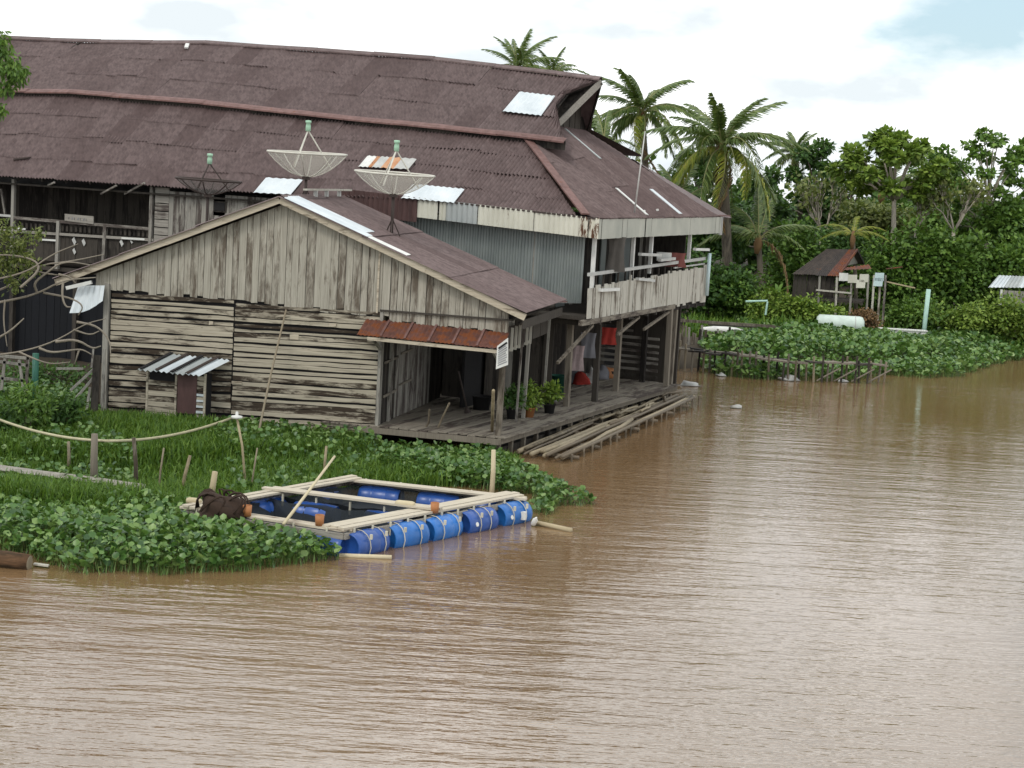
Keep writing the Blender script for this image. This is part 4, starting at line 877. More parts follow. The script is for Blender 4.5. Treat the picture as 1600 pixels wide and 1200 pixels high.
def cloth(px, py, Y, w_, h_, mat, label, name='hanging_cloth', cat='cloth', grp='clothes hung on the house'):
    c = ay(px, py, Y); m = MB(); n = 6
    for j in range(5):
        for i in range(n+1): m.v.append(c+V(((i/n-.5)*w_*(1-.15*math.sin(j)), .05*math.sin(i*2.2+j*.6), -h_*j/4)))
    for j in range(4):
        for i in range(n): a = j*(n+1)+i; m.f.append([a, a+1, a+n+2, a+n+1])
    b = len(m.v); m.v += [p+V((0, .015, 0)) for p in m.v[:b]]; m.f += [[i+b for i in f][::-1] for f in m.f[:]]
    return solo(name, label, cat, m, mat, grp, True)
cloth(952, 512, 57.5, .5, .55, RED, 'red cloth hanging under the veranda')
cloth(920, 520, 56.5, .5, .8, CLOTH, 'grey cloth hanging left of the red cloth')
cloth(903, 540, 56.0, .45, .8, plain('patterned_cloth', (.28, .22, .22), .9, .5, sc=9), 'mottled cloth hanging by the second deck post')
cloth(965, 350+20, 56.3, .55, 1.1, plain('brown_grey_cloth', (.11, .10, .09), .9, .4), 'brown-grey cloth hanging on the upper veranda')
cloth(1057, 395, 62.5, .7, .5, plain('faded_red_cloth', (.22, .08, .07), .9, .4), 'faded red cloth hanging on the upper veranda', )
p = H.M @ V((.2, 7.2, 5.12)); solo('white_box', 'small white box with dark dial on the veranda rail', 'box', MB().box(p, (.5, .3, .28)), WHITE)
for k, (px, py, mt, lb) in enumerate(((893, 598, CLOTH, 'grey'), (908, 600, RED, 'red'), (922, 598, PALE, 'white'), (938, 592, CLOTH, 'pale grey'), (950, 590, TERRA, 'brown'), (915, 588, PALE, 'cream'))):
    p = az(px, py, .58); solo('bundle', f'{lb} bundle in the row of clutter under the veranda, {["leftmost", "second", "third from left, low", "fourth from left", "rightmost", "raised behind"][k]}', 'bundle', lumpy(p+V((0, 0, .02)), (.3, .25, .42), 8, 12, k, .25), mt, 'clutter under the veranda', True)
# sign board on the porch post
sgn = Thing('sign_board', 'white printed notice board hung beside the porch post', 'sign', tuple(ay(785, 577, 47.4)), math.radians(12))
s0 = [ay(px, py, 47.45) for px, py in ((777, 541), (794, 528), (794, 570), (775, 577))]; s0 = [sgn.L(p) for p in s0]
m = MB(); m.add([p for p in s0]+[p+V((0, .03, 0)) for p in s0], [(3, 2, 1, 0), (4, 5, 6, 7), (0, 1, 5, 4), (1, 2, 6, 5), (2, 3, 7, 6), (3, 0, 4, 7)]); board = sgn.part('board', m, WHITE)
for k in range(9):
    t = .14+k*.09; a, b = lerp(s0[0], s0[3], t), lerp(s0[1], s0[2], t); w0, w1 = .12, .9-.1*(k % 3 == 1)
    sgn.part('print_line', MB().bar(lerp(a, b, w0)+V((0, -.006, 0)), lerp(a, b, w1)+V((0, -.006, 0)), .006, .022 if k else .05), BLACK if k == 0 else CLOTH, board)
sg2 = Thing('name_board', 'faded white lettered board on the left veranda railing', 'sign', tuple(H.M @ fp(122, 356, -.12)), RZ)
q = [sg2.L(H.M @ fp(px, py, -.13)) for px, py in ((101, 334), (146, 338), (146, 350), (101, 345))]
m = MB(); m.add(q+[p+V((0, .03, 0)) for p in q], [(3, 2, 1, 0), (4, 5, 6, 7), (0, 1, 5, 4), (1, 2, 6, 5), (2, 3, 7, 6), (3, 0, 4, 7)]); bo = sg2.part('board', m, WOOD_GREYX)
for k in range(7):
    a = lerp(lerp(q[0], q[3], .55), lerp(q[1], q[2], .55), .15+k*.1); sg2.part('letter', MB().bar(a+V((0, -.006, -.04)), a+V((.05*(k % 2), -.006, .04)), .004, .035), CLOTH, bo)
# roof-top antenna pole
ap = side_pt(991, 334); apw = H.M @ ap; at_ = ay(1008, 205, apw.y)
solo('antenna_mast', 'thin leaning antenna mast standing on the river-side roof', 'mast', MB().tube([apw, at_], [.03, .018], 6), PALE, None, True)
# porch post / bits in the dark at left: table frame and green pipe
lt = Thing('old_table', 'broken wooden table in the dark at the left edge', 'table', tuple(ay(20, 600, 47.5)))
for a, b in (((0, 556), (46, 560)), ((0, 565), (44, 571)), ((8, 560), (2, 610)), ((44, 556), (40, 620)), ((30, 562), (36, 605)), ((-5, 590), (40, 595))): lt.part('bar', MB().bar(ay(*a, 47.5), ay(*b, 47.5), .07, .07), WOOD_GREY, None, False, True)
solo('green_pipe', 'green plastic pipe standing in the dark beside the bare branches', 'pipe', MB().tube([ay(54, 640, 48.6), ay(56, 552, 48.6)], .09, 8), GREENP, None, True)
for a, b, wd, lb in (((146, 660), (152, 555), .2, 'thick dark post at the left end of the clapboard wall'), ((160, 650), (163, 545), .08, 'thin grey post right beside the thick dark post'), ((133, 660), (141, 605), .07, 'short stake leaning left of the thick dark post'), ((110, 610), (146, 577), .06, 'upper of two slanting timbers beside the thick dark post'), ((116, 625), (146, 590), .06, 'lower of two slanting timbers beside the thick dark post'), ((88, 576), (130, 576), .05, 'level grey batten in the dark under the bare branches'), ((143, 575), (146, 545), .05, 'short pale upright batten above the slanting timbers')):
    solo('timber', lb, 'timber', MB().bar(ay(*a, 48.9), ay(*b, 49.1), wd, .06), WOOD_GREY if wd < .15 else WOOD_DARK, 'timbers at the house corner')
# ================================================================ foliage helpers
def unit(a): return a/np.maximum(1e-9, np.linalg.norm(a, axis=1, keepdims=True))
def leafquads(P, Dn, l, wd, up=None, fold=.0):
    n = len(P); R = rng.normal(size=(n, 3)) if up is None else up+rng.normal(0, .35, (n, 3))
    S_ = unit(np.cross(Dn, R)); l = np.broadcast_to(np.asarray(l, float), (n,))[:, None]; wd = np.broadcast_to(np.asarray(wd, float), (n,))[:, None]
    N = np.cross(S_, Dn)
    v = np.stack([P, P+Dn*l*.45+S_*wd*.5-N*wd*fold, P+Dn*l, P+Dn*l*.45-S_*wd*.5-N*wd*fold], 1).reshape(-1, 3)
    return v, np.arange(4*n).reshape(n, 4)
def lumps(c, r, k, spread=.75, flat=1.0):
    c = np.array(c); d = rng.normal(size=(k, 3)); d = unit(d); d[:, 2] = d[:, 2]*.95
    return c + d*np.array(r)*spread*rng.uniform(.35, 1, (k, 1)), rng.uniform(.28, .5, k)
def foliage(c, r, n, ls, k=16, flat=.8, droop=.25, spread=.75):
    cs, rs_ = lumps(c, r, k, spread); i = rng.integers(0, k, n); d = unit(rng.normal(size=(n, 3)))
    rad = rs_[i][:, None]*np.array(r)[None]*rng.uniform(.55, 1.05, (n, 1)); P = cs[i]+d*rad
    Dn = unit(d+rng.normal(0, .6, (n, 3))-np.array([0, 0, droop])); L_ = ls*rng.uniform(.6, 1.35, n)
    return leafquads(P, Dn, L_, L_*flat, up=np.array([0, 0, 1.0])+d*.8), cs
def shrub(px, pyt, pyb, wpx, Y, ls, n, mat, label, name='shrub', cat='shrub', grp='shrubs on the far bank', k=16, base=None, stems=4, stemmat=None, flat=.75, dz=.55):
    """shrub filling the photo box [px +- wpx/2, pyt..pyb] at distance Y"""
    t, b = ay(px, pyt, Y), ay(px, pyb, Y); rx = wpx/2/FPX*Y; gz = float(ground_z(np.array([[b.x, Y]]))[0]); zb_ = min(b.z, t.z-.4) if Y > 96.5 or Y < 60 else min(gz+.05, t.z-.4)
    rz = (t.z-zb_)/2; c = (b.x, Y, (t.z+zb_)/2)
    T = Thing(name, label, cat, (b.x, Y, max(gz, -.1)), 0, grp)
    (v, f), cs = foliage(c, (rx, rx*dz+.3, rz), n, ls, k, flat); T.arr('crown' if cat == 'tree' else 'foliage', v, f, mat)
    m = MB(); g0 = V((b.x, Y, max(gz, -.1)))
    for q in cs[:stems]: m.tube([g0+V((random.uniform(-.1, .1), 0, -.2)), lerp(g0, V(q), .5)+V((random.uniform(-.2, .2), 0, .1)), V(q)], [.05, .035, .015], 5)
    T.part('trunk' if cat == 'tree' else 'stem', m, stemmat or BARK, None, True, True); return T
def branches(m, p, d, l, r, depth, spread=.6, tips=None, up=.1):
    q = p+d*l; mid = lerp(p, q, .5)+V((random.uniform(-.1, .1), random.uniform(-.1, .1), random.uniform(-.05, .1)))*l
    m.tube([p, mid, q], [r, r*.8, r*.6], 5)
    if tips is not None and depth <= 1: tips.append(q)
    if depth > 0:
        for _ in range(random.choice([2, 3, 3])):
            nd = (d+V((random.uniform(-1, 1), random.uniform(-1, 1), random.uniform(-.7, .9)+up))*spread).normalized(); branches(m, q if random.random() < .7 else mid, nd, l*random.uniform(.6, .85), r*.58, depth-1, spread, tips, up)
def tree(px, pyb, pyt, wpx, Y, label, leafmat, ls, n, barkmat=BARK, k=14, trunk_px=None, crown_from=.35, tr=.22, flat=.8, lumpr=(.30, .20), group='trees beyond the far bank', gap=1.0, nm='broadleaf_tree'):
    t = ay(px, pyt, Y); rx = wpx/2/FPX*Y; bx = ay(trunk_px or px, pyb, Y).x; gz = float(ground_z(np.array([[bx, Y]]))[0]); hz = t.z-gz
    T = Thing(nm, label, 'tree', (bx, Y, gz), 0, group); c0 = gz+hz*crown_from
    cs = []; m = MB(); top = V((lerp(bx, t.x, .6), Y, gz+hz*.72)); m.tube([V((bx, Y, gz-.3)), V((lerp(bx, top.x, .5)+.08, Y, gz+hz*.35)), top], [tr, tr*.8, tr*.5], 8)
    V_, F_ = [], []; off = 0
    ls *= .66; n = int(n*2.1)
    for i in range(k):
        a = 2.4*i+random.uniform(-.3, .3); h = (i+.5)/k; zz = lerp(c0, t.z-.35, h); rr = math.sin(math.pi*min(1, .25+h*.72))**.7
        q = np.array([t.x+rx*rr*math.cos(a)*random.uniform(.65, 1), Y+rx*.8*rr*math.sin(a)*random.uniform(.5, 1), zz]); cs.append(q)
        s = lerp(V((bx, Y, gz)), top, min(1, max(.45+.5*h, crown_from/.72*.94))); m.tube([s, lerp(s, V(q), .55)+V((0, 0, .25)), V(q)], [tr*.35, tr*.22, .025], 5)
        nn = n//k; d = unit(rng.normal(size=(nn, 3))); P = q+d*np.array([rx*lumpr[0], rx*lumpr[0], rx*lumpr[1]])*gap*rng.uniform(.3, 1.1, (nn, 1))
        Dn = unit(d+rng.normal(0, .5, (nn, 3))-np.array([0, 0, .3])); L_ = ls*rng.uniform(.6, 1.3, nn); v, f = leafquads(P, Dn, L_, L_*flat, np.array([0, 0, 1.0])+d*.6); V_.append(v); F_.append(f+off); off += len(v)
    T.arr('crown', np.concatenate(V_), np.concatenate(F_), leafmat); T.part('trunk', m, barkmat, None, True, True); return T
# coconut palms
def frond_mesh(ln, arch, nl, ll, seed, mat, name='frond', wid=.07):
    r = random.Random(seed); m = MB(); pts = []
    for i in range(11):
        t = i/10; pts.append(V((ln*(t-.12*arch*t*t), r.uniform(-.02, .02), ln*(.30*t-arch*t*t))))
    verts = []; faces = []
    def P(t):
        k = min(9, int(t*10)); return lerp(pts[k], pts[k+1], t*10-k)
    for i in range(nl):
        t = .12+.88*i/nl; p = P(t); L_ = ll*(math.sin(math.pi*(.12+.83*t))**.6)*r.uniform(.6, 1.2)
        if r.random() < .06: continue
        for s in (-1, 1):
            d = V((.6, s*.72, -.35-.55*t+r.uniform(-.25, .2))).normalized(); e = V((.15, s*.15, -1)).normalized(); q = p+d*L_*.5; z = q+(d*.25+e*.75)*L_*.6
            w_ = V((1, -s*.3, 0)).normalized()*wid*.5; b = len(verts); verts += [p-w_, p+w_, q+w_*1.1, q-w_*1.1, z]; faces += [(b, b+1, b+2, b+3), (b+3, b+2, b+4)]
    me = bpy.data.meshes.new(name); me.from_pydata([tuple(v) for v in verts], [], faces); me.update(); me.materials.append(mat)
    ra_ = MB().tube([p-V((0, 0, .01)) for p in pts], [.055*(1-.085*i) for i in range(11)], 5).mesh('rachis'); ra_.materials.append(RACHIS)
    return me, ra_
FR = [frond_mesh(4.0, a, 50, .92, i, mt) for i, (a, mt) in enumerate(((.42, PALMLEAF), (.68, PALMLEAF), (.92, PALMLEAF), (1.1, PALMLEAF), (.95, PALMLEAF_Y), (1.35, DEADLEAF)))]
def palm(px, py, Y, label, fr, base_px=None, sc=1.0, tr=.19, coco=True, grp='coconut palms', name='coconut_palm', seed=1):
    r = random.Random(seed); c = ay(px, py, Y); bx = ay(base_px or px, 560, Y).x; gz = float(ground_z(np.array([[bx, Y]]))[0])
    T = Thing(name, label, 'palm', (bx, Y, gz), 0, grp); n = 9; m = MB()
    if c.z-gz > .6: 
        m.tube([V((lerp(bx, c.x, (i/n)**1.3), Y, lerp(gz-.3, c.z, i/n))) for i in range(n+1)], [tr*(1.45 if i == 0 else 1.1-.25*i/n) for i in range(n+1)], 9); T.part('trunk', m, PALMBARK, None, True, True)
        T.part('crown_shaft', MB().tube([c+V((0, 0, -.7)), c+V((0, 0, -.2)), c+V((0, 0, .25))], [tr*.9, tr*1.5, tr*.6], 8), DEADLEAF, None, True, True)
    base = T.L(c)
    for i, (az_, el, kind, s) in enumerate(fr):
        me, ra_ = FR[kind]; o = link('frond', me, None, T.o); o.location = base; o.rotation_euler = (r.uniform(-.5, .5), -math.radians(el), math.radians(az_)); o.scale = (s*sc,)*3
        o2 = link('rachis', ra_, None, o)
    if coco:
        for i in range(9):
            a = i*.7; T.part('coconut', MB().lathe([(0, -.14), (.08, -.11), (.115, 0), (.08, .1), (0, .13)], c+V((.26*math.cos(a), .26*math.sin(a), -.3-.13*(i % 3))), (0, 0, 1), 8), COCO, None, True, True)
    return T
def crown(seed, n_up=5, n_mid=9, n_low=8, dead=1):
    n_up += 3; n_mid += 3; n_low += 2
    r = random.Random(seed); out = []
    for i in range(n_up): out.append((360*i/n_up+r.uniform(-20, 20), r.uniform(44, 76), r.choice([0, 1, 1]), r.uniform(.75, 1.0)))
    for i in range(n_mid): out.append((360*i/n_mid+r.uniform(-14, 14), r.uniform(8, 40), r.choice([1, 2, 2]), r.uniform(.85, 1.12)))
    for i in range(n_low): out.append((360*i/n_low+r.uniform(-14, 14), r.uniform(-32, 2), r.choice([2, 2, 3, 4]), r.uniform(.8, 1.08)))
    for i in range(dead): out.append((r.uniform(0, 360), -50, 5, .8))
    return out
# ================================================================ trees and palms behind
palm(1128, 232, 90, 'large coconut palm with full crown right of the house roof', crown(3, 5, 9, 9, 2), 1134, .98, .26, seed=2)
palm(1003, 178, 100, 'tall coconut palm rising just behind the roof end', crown(11, 5, 9, 8, 1), 1010, .92, .2, seed=5)
palm(808, 112, 118, 'coconut palm top showing over the middle of the roof ridge', crown(5, 5, 7, 5, 0), 812, .85, .2, False, seed=3)
palm(862, 118, 125, 'small palm top peeping over the ridge near the roof end', crown(8, 2, 5, 5, 0), 866, .7, .2, False, seed=8)
palm(1243, 240, 118, 'darker palm right of the large coconut palm', crown(9, 3, 6, 7, 1), 1246, .62, .2, False, seed=4)
palm(1378, 300, 110, 'slim palm with upright fronds left of the white-trunked tree', [(80, 75, 0, .8), (260, 78, 0, .85), (20, 60, 0, .8), (200, 62, 1, .8), (140, 50, 1, .8), (330, 48, 1, .75)], 1372, .95, .16, False, seed=6)
palm(1185, 375, 90.5, 'low palm with long arching fronds under the large coconut palm', [(95, 70, 0, .9), (200, 35, 2, .95), (170, 20, 2, 1.0), (10, 35, 1, .9), (60, 60, 0, .9), (130, 55, 1, .95), (330, 25, 2, .8), (250, 30, 2, .7), (350, -10, 5, .75)], 1187, .85, .16, False, seed=7)
palm(945, 235, 96, 'dark palm fronds fanning out beside the gable end', [(160, 40, 1, .8), (120, 65, 0, .8), (200, 20, 1, .8), (40, 40, 2, .7), (90, 70, 0, .7), (300, 20, 2, .7)], 948, .9, .18, False, seed=9)
palm(1333, 368, 92, 'small yellow-green palm above the hut', [(20, 45, 4, .6), (75, 65, 4, .6), (150, 45, 4, .6), (200, 25, 4, .55), (280, 30, 4, .5), (340, 30, 4, .55), (110, 30, 4, .5)], 1334, .75, .1, False, seed=10)
palm(1060, 330, 92, 'bushy young palm between the two coconut palms', [(90, 70, 0, .8), (150, 50, 1, .8), (30, 50, 1, .8), (200, 35, 2, .75), (340, 30, 2, .75), (270, 40, 2, .7), (60, 65, 0, .8), (120, 60, 0, .8)], 1062, .95, .18, False, seed=12)
tree(1398, 395, 200, 165, 97.5, 'broad tree with pale straight trunk and big clumped leaves', LEAF_LIGHT, .50, 2600, PALEBARK, 26, 1398, .66, .2, .8, (.20, .10))
tree(1550, 400, 197, 150, 100, 'open layered tree at the right edge showing sky between its leaves', LEAF_MID, .44, 1900, PALEBARK, 26, 1542, .45, .17, .7, (.19, .07))
tree(1625, 400, 203, 130, 112, 'tree cut off by the right edge of the view', LEAF_MID, .45, 1800, BARK, 16, 1625, .35, .17, .75, (.24, .13))
tree(1275, 400, 215, 110, 116, 'dark rounded tree behind the bare bushes, right of the palms', LEAF_DARK, .45, 2200, BARK, 14, None, .3, .2, .75, (.30, .2))
tree(1470, 390, 228, 130, 122, 'mid green tree filling the gap between the two tall trees', LEAF_MID, .45, 2400, BARK, 16, None, .3, .18, .75, (.28, .17))
tree(1330, 390, 240, 90, 120, 'olive green tree behind the white-trunked one, on its left', LEAF_OLIVE, .42, 1500, BARK, 12, None, .3, .18, .75, (.28, .18))
tree(1090, 420, 225, 120, 112, 'dark tree standing between the two coconut palms', LEAF_DARK, .45, 2400, BARK, 14, None, .25, .2, .75, (.3, .22))
tree(1195, 420, 260, 110, 108, 'dark tree just behind the large palm on its right', LEAF_DARK, .42, 2200, BARK, 14, None, .25, .2, .75, (.3, .22))
tree(930, 400, 175, 60, 116, 'dark tree peeping out beside the gable end', LEAF_DARK, .42, 1400, BARK, 10, None, .25, .2, .75, (.34, .22))
for i, (px, pyb, pyt, Y, lb) in enumerate(((1284, 365, 268, 100, 'bare spreading bush behind the small yellow palm'), (1490, 362, 275, 98, 'bare grey branching tree left of the open layered tree'), (1432, 360, 290, 99, 'thin bare sapling right of the white trunk'))):
    b = ay(px, pyb, Y); t = ay(px, pyt, Y); gz = float(ground_z(np.array([[b.x, Y]]))[0]); T = Thing('bare_tree', lb, 'tree', (b.x, Y, gz), 0, 'bare trees on the far bank'); m = MB(); hh = t.z-b.z
    m.tube([V((b.x, Y, gz-.2)), V((b.x, Y, b.z))], [.14, .10], 6); tips = []
    for k in range(5): branches(m, V((b.x, Y, b.z)), V((random.uniform(-.8, .8), random.uniform(-.4, .4), 1)).normalized(), hh*.38, .07, 3, .5, tips, .25)
    T.part('trunk', m, PALEBARK, None, True, True)
    P = np.array([tuple(p) for p in tips])
    if len(P): P = np.repeat(P, 3, 0)+rng.normal(0, .25, (len(P)*3, 3)); v, f = leafquads(P, unit(rng.normal(size=P.shape)), .3, .2); T.arr('crown', v, f, LEAF_OLIVE)
# ---- shrubs (each a thing of its own)
SH = [
 (1110, 390, 480, 130, 89, .30, 1700, LEAF_DARK, 'dark shrub right behind the veranda end'),
 (1150, 415, 505, 110, 89, .24, 1500, LEAF_MID, 'leafy green shrub below the low palm'),
 (1205, 445, 515, 90, 87, .22, 1200, LEAF_LIGHT, 'light green shrub in front of the hut, on its left'),
 (1270, 455, 520, 90, 87, .22, 1100, LEAF_LIGHT, 'light green shrub under the stilts of the hut'),
 (1240, 345, 450, 130, 95, .30, 1700, LEAF_MID, 'mid green shrub behind the hut roof, on its left'),
 (1310, 350, 430, 110, 97, .30, 1400, LEAF_DARK, 'dark shrub above the hut roof'),
 (1385, 355, 470, 140, 94, .32, 2000, LEAF_MID, 'dense green shrub right of the hut'),
 (1450, 340, 480, 150, 94, .32, 2400, LEAF_MID, 'large leafy shrub behind the mint green pole'),
 (1530, 355, 480, 150, 95, .32, 2400, LEAF_MID, 'large leafy shrub above the second hut roof'),
 (1610, 340, 470, 140, 96, .32, 2000, LEAF_MID, 'mid green shrub at the right edge above the second hut'),
 (1420, 455, 525, 100, 89, .24, 1400, LEAF_MID, 'green shrub left of the mint green pole'),
 (1500, 462, 530, 110, 89, .22, 1500, LEAF_LIGHT, 'light yellowish shrub right of the mint green pole'),
 (1575, 455, 545, 110, 89, .24, 1600, LEAF_LIGHT, 'light green shrub in front of the second hut'),
 (1640, 460, 545, 100, 90, .24, 1300, LEAF_MID, 'green shrub cut off by the right edge, beside the second hut'),
 (1040, 350, 470, 90, 88, .32, 1500, LEAF_DARK, 'dark shrub behind the veranda roof corner'),
 (1120, 300, 400, 120, 98, .34, 1700, LEAF_DARK, 'dark undergrowth at the foot of the large coconut palm'),
 (1360, 300, 370, 150, 104, .34, 1700, LEAF_OLIVE, 'olive undergrowth below the white-trunked tree'),
 (1470, 305, 370, 150, 106, .34, 1800, LEAF_MID, 'green undergrowth behind the bare grey tree'),
 (1570, 300, 380, 150, 100, .34, 1900, LEAF_MID, 'green undergrowth below the open layered tree'),
 (1345, 475, 525, 60, 87, .16, 900, DEADLEAF, 'brown dry bush beside the white tank'),
 (1310, 385, 400, 30, 98, .3, 160, LEAF_YEL, 'small bright yellow bush above the hut roof'),
]
for px, t, b, wd, Y, ls, n, mt, lb in SH: shrub(px, t, b+(18 if Y > 85 else 2), wd*1.1, Y, ls*.8, int(n*2.6), mt, lb, k=24)
def thicket():
    Vs, Fs, off = [], [], 0
    for x in np.arange(4, 60, 2.2):
        for Y in (118, 126, 134):
            X = x*Y/110+rng.uniform(-1, 1); hgt = rng.uniform(5.5, 9.0); (v, f), _ = foliage((X, Y, 1.2+hgt/2), (2.6, 2.4, hgt/2), 420, .6, 8); Vs.append(v); Fs.append(f+off); off += len(v)
    for x in np.arange(-60, 6, 4.5):
        (v, f), _ = foliage((x, 128+rng.uniform(-3, 3), 4.0), (4, 3, 4), 200, .7, 8); Vs.append(v); Fs.append(f+off); off += len(v)
    T = link('distant_wood', fast('distant_wood', np.concatenate(Vs), np.concatenate(Fs)), LEAF_DARK); tag(T, 'dense dark green wood filling the background', 'wood', None, 'stuff')
thicket()
# banana-like broad leaves near the hut
def broadplant(px, py, Y, label, n, ln, wd, mat, seed):
    c = ay(px, py, Y); gz = float(ground_z(np.array([[c.x, Y]]))[0]); T = Thing('banana_plant', label, 'plant', (c.x, Y, gz), 0, 'banana plants'); r = random.Random(seed)
    T.part('stem', MB().tube([V((c.x, Y, gz-.1)), V((c.x, Y, c.z-.2))], [.10, .07], 7), LEAF_LIGHT, None, True, True)
    for i in range(n):
        a = 6.283*i/n+r.uniform(-.3, .3); el = r.uniform(.5, 1.2); pts = []; m = MB(); b = V((c.x, Y, c.z-.2)); d = V((math.cos(a)*math.cos(el), math.sin(a)*math.cos(el)*.7, math.sin(el))); s = V((-math.sin(a), math.cos(a), 0)); s = (s+V((.5, 0, .2))).normalized()
        for k in range(7):
            t = k/6; p = b+d*ln*t+V((0, 0, -.45*ln*t*t)); w_ = wd*math.sin(math.pi*min(.97, .08+.9*t))**.6*.5; m.v += [p-s*w_, p+V((0, 0, -.03)), p+s*w_]
        m.f = [[3*k+j, 3*k+j+1, 3*k+j+4, 3*k+j+3] for k in range(6) for j in range(2)]; T.part('leaf', m, mat, None, True, True)
broadplant(1252, 470, 87, 'young banana plant with broad pale leaves left of the hut stilts', 7, 1.1, .35, LEAF_LIGHT, 2)
broadplant(1215, 455, 87, 'narrow-leaved banana plant beside the first light green shrub', 8, 1.2, .2, LEAF_MID, 5)
# ================================================================ far huts, jetty, tank, pole
HU = Thing('stilt_hut', 'small brown roofed hut on stilts among the shrubs', 'hut', (ay(1300, 480, 89.6).x, 89.6, .6), math.radians(-14))
def hp(px, py, y=0): return HU.Y(px, py, y)
e0, e1 = hp(1237, 428, -.5), hp(1305, 432, -.5); k0, k1 = hp(1291, 389, 1.4), hp(1338, 390, 1.4)
def hr(s, t): return lerp(lerp(k0, k1, s), lerp(e0, e1+V((.15, 0, 0)), s), t), V((0, -.5, .8))
for i in range(4): HU.part('roof_sheet', MB().sheet(hr, i/4, (i+1)/4+.01, 0, 1, 5, .02, .03*(i % 2)), HUTROOF if i < 3 else ROOF_RUST)
g0 = hp(1338, 390, 1.4); g1 = hp(1316, 418, .3); g2 = hp(1347, 412, 2.6)
HU.part('gable_wall', MB().add([g1+V((-.2, 0, .0)), g2+V((-.2, 0, 0)), g0+V((-.2, 0, -.15))], [(0, 1, 2)]), WOOD_GREY)
HU.part('back_roof', MB().add([k0, k1, g2+V((.1, 0, 0)), k0+V((0, 1.4, -1.0))], [(0, 1, 2, 3)]), HUTROOF)
HU.part('verge_board', MB().bar(k1+V((.05, 0, 0)), g2+V((.1, 0, 0)), .06, .12), WOOD_DARK); HU.part('verge_board', MB().bar(k1+V((.05, 0, 0)), e1+V((.15, 0, 0)), .06, .1), ROOF_RUST)
wl, wr = hp(1240, 432, -.2), hp(1305, 434, -.2)
for i in range(9):
    a = lerp(wl, wr, i/9); b = lerp(wl, wr, (i+1)/9); HU.part('wall_board', MB().plank((a.x, -.2, a.z-1.0), (a.x, -.2, a.z+.15), (b.x-a.x-.015, 0, 0), (0, -.03, 0), 1), WOOD_DARK)
HU.part('floor', MB().box(((wl.x+wr.x)/2+.6, .8, wl.z-1.05), (wr.x-wl.x+1.6, 2.2, .1)), WOOD_DARK)
HU.part('side_lean_roof', MB().sheet(lambda s, t: (lerp(lerp(hp(1322, 418, -.2), hp(1358, 413, -.2), s), lerp(hp(1318, 422, -.6), hp(1362, 420, -.6), s), t), V((0, -.4, .9))), 0, 1, 0, 1, 7, .02), ROOF_RUST)
for i, (px, py, mt) in enumerate(((1318, 433, WHITE), (1332, 436, CREAM), (1350, 435, CREAM), (1374, 433, SKYPIPE), (1345, 444, CREAM), (1372, 441, SKYPIPE))):
    p = hp(px, py, -.45); HU.part('side_panel', MB().plank((p.x-.22, -.45, p.z-.2), (p.x+.22, -.45, p.z-.18), (0, 0, .4), (0, -.03, 0), 2), mt)
for px, b in ((1281, 500), (1308, 500), (1331, 495), (1357, 492), (1366, 480), (1376, 480), (1384, 478)):
    a = hp(px, 430, -.4); c = hp(px-2, b, -.4); HU.part('stilt', MB().bar(a, V((c.x, c.y, -.4)), .1, .1), random.choice([WOOD_GREY, WOOD_PALE]))
HU.part('rail', MB().bar(hp(1275, 453, -.5), hp(1330, 458, -.5), .06, .08), WOOD_PALE)
HU.part('rail', MB().bar(hp(1385, 440, -.3), hp(1430, 450, -.3), .05, .06), BAMBOO); HU.part('rail', MB().bar(hp(1385, 420, .3), hp(1410, 417, .3), .3, .04), ROOF_RUST)
H2 = Thing('second_hut', 'hut with pale zinc roof half hidden at the right edge', 'hut', (ay(1590, 480, 91).x, 91, .6))
q = [ay(px, py, Y) for px, py, Y in ((1560, 430, 93.5), (1660, 434, 93.5), (1660, 450, 92), (1544, 449, 92))]; q = [H2.L(p) for p in q]
for i in range(5): H2.part('roof_sheet', MB().sheet(lambda s, t: (lerp(lerp(q[0], q[1], s), lerp(q[3], q[2], s), t), V((0, -.4, .9))), i/5, i/5+.21, 0, 1, 4, .02), ZINC_NEW if i != 1 else ZINC_DULL)
for i in range(10): H2.part('wall_board', MB().plank((q[3].x+.5+i*.3, .1, 0), (q[3].x+.5+i*.3, .1, q[3].z-.05), (.27, 0, 0), (0, -.03, 0), 1), WOOD_GREY)
for px in (1556, 1600): a = H2.L(ay(px, 450, 92)); H2.part('post', MB().bar((a.x, -.1, 0), (a.x, -.1, a.z), .1, .1), WHITE)
b = ay(1443, 521, 86.5)+V((0, 0, -.4)); t = ay(1451, 452, b.y); solo('mint_pole', 'straight mint green pole standing on the far bank', 'pole', MB().tube([b, t], .11, 8), MINT, None, True)
tk = ay(1312, 513, 86); TK = Thing('white_tank', 'long pale mint rounded tank lying on the far bank', 'tank', tuple(tk))
TK.part('shell', MB().lathe([(0, -1.15), (.3, -1.12), (.42, -1.0), (.44, .9), (.40, 1.05), (.22, 1.14), (0, 1.16)], tk+V((0, 0, .2)), (1, -.12, 0), 14), plain('pale_mint_plastic', (.62, .72, .66), .5, .1), None, True, True)
TK.part('seam', MB().lathe([(.45, -.02), (.46, 0), (.45, .02)], tk+V((0, 0, .2))+V((.7, -.08, 0)), (1, -.12, 0), 14), PALE, None, True, True)
c = az(1132, 517, .9); solo('overturned_canoe', 'narrow white overturned canoe hull on the walkway', 'canoe', MB().lathe([(0, -1.1), (.1, -1.0), (.19, -.5), (.21, 0), (.19, .5), (.09, 1.0), (0, 1.1)], c, (1, -.18, 0), 10), WHITE, None, True)
c = ay(1410, 523, 86); solo('white_trough', 'long low white trough on the bank left of the mint pole', 'trough', MB().box(c+V((0, 0, .06)), (2.2, .4, .3)).box(c+V((0, 0, .25)), (2.3, .5, .05)), WHITE)
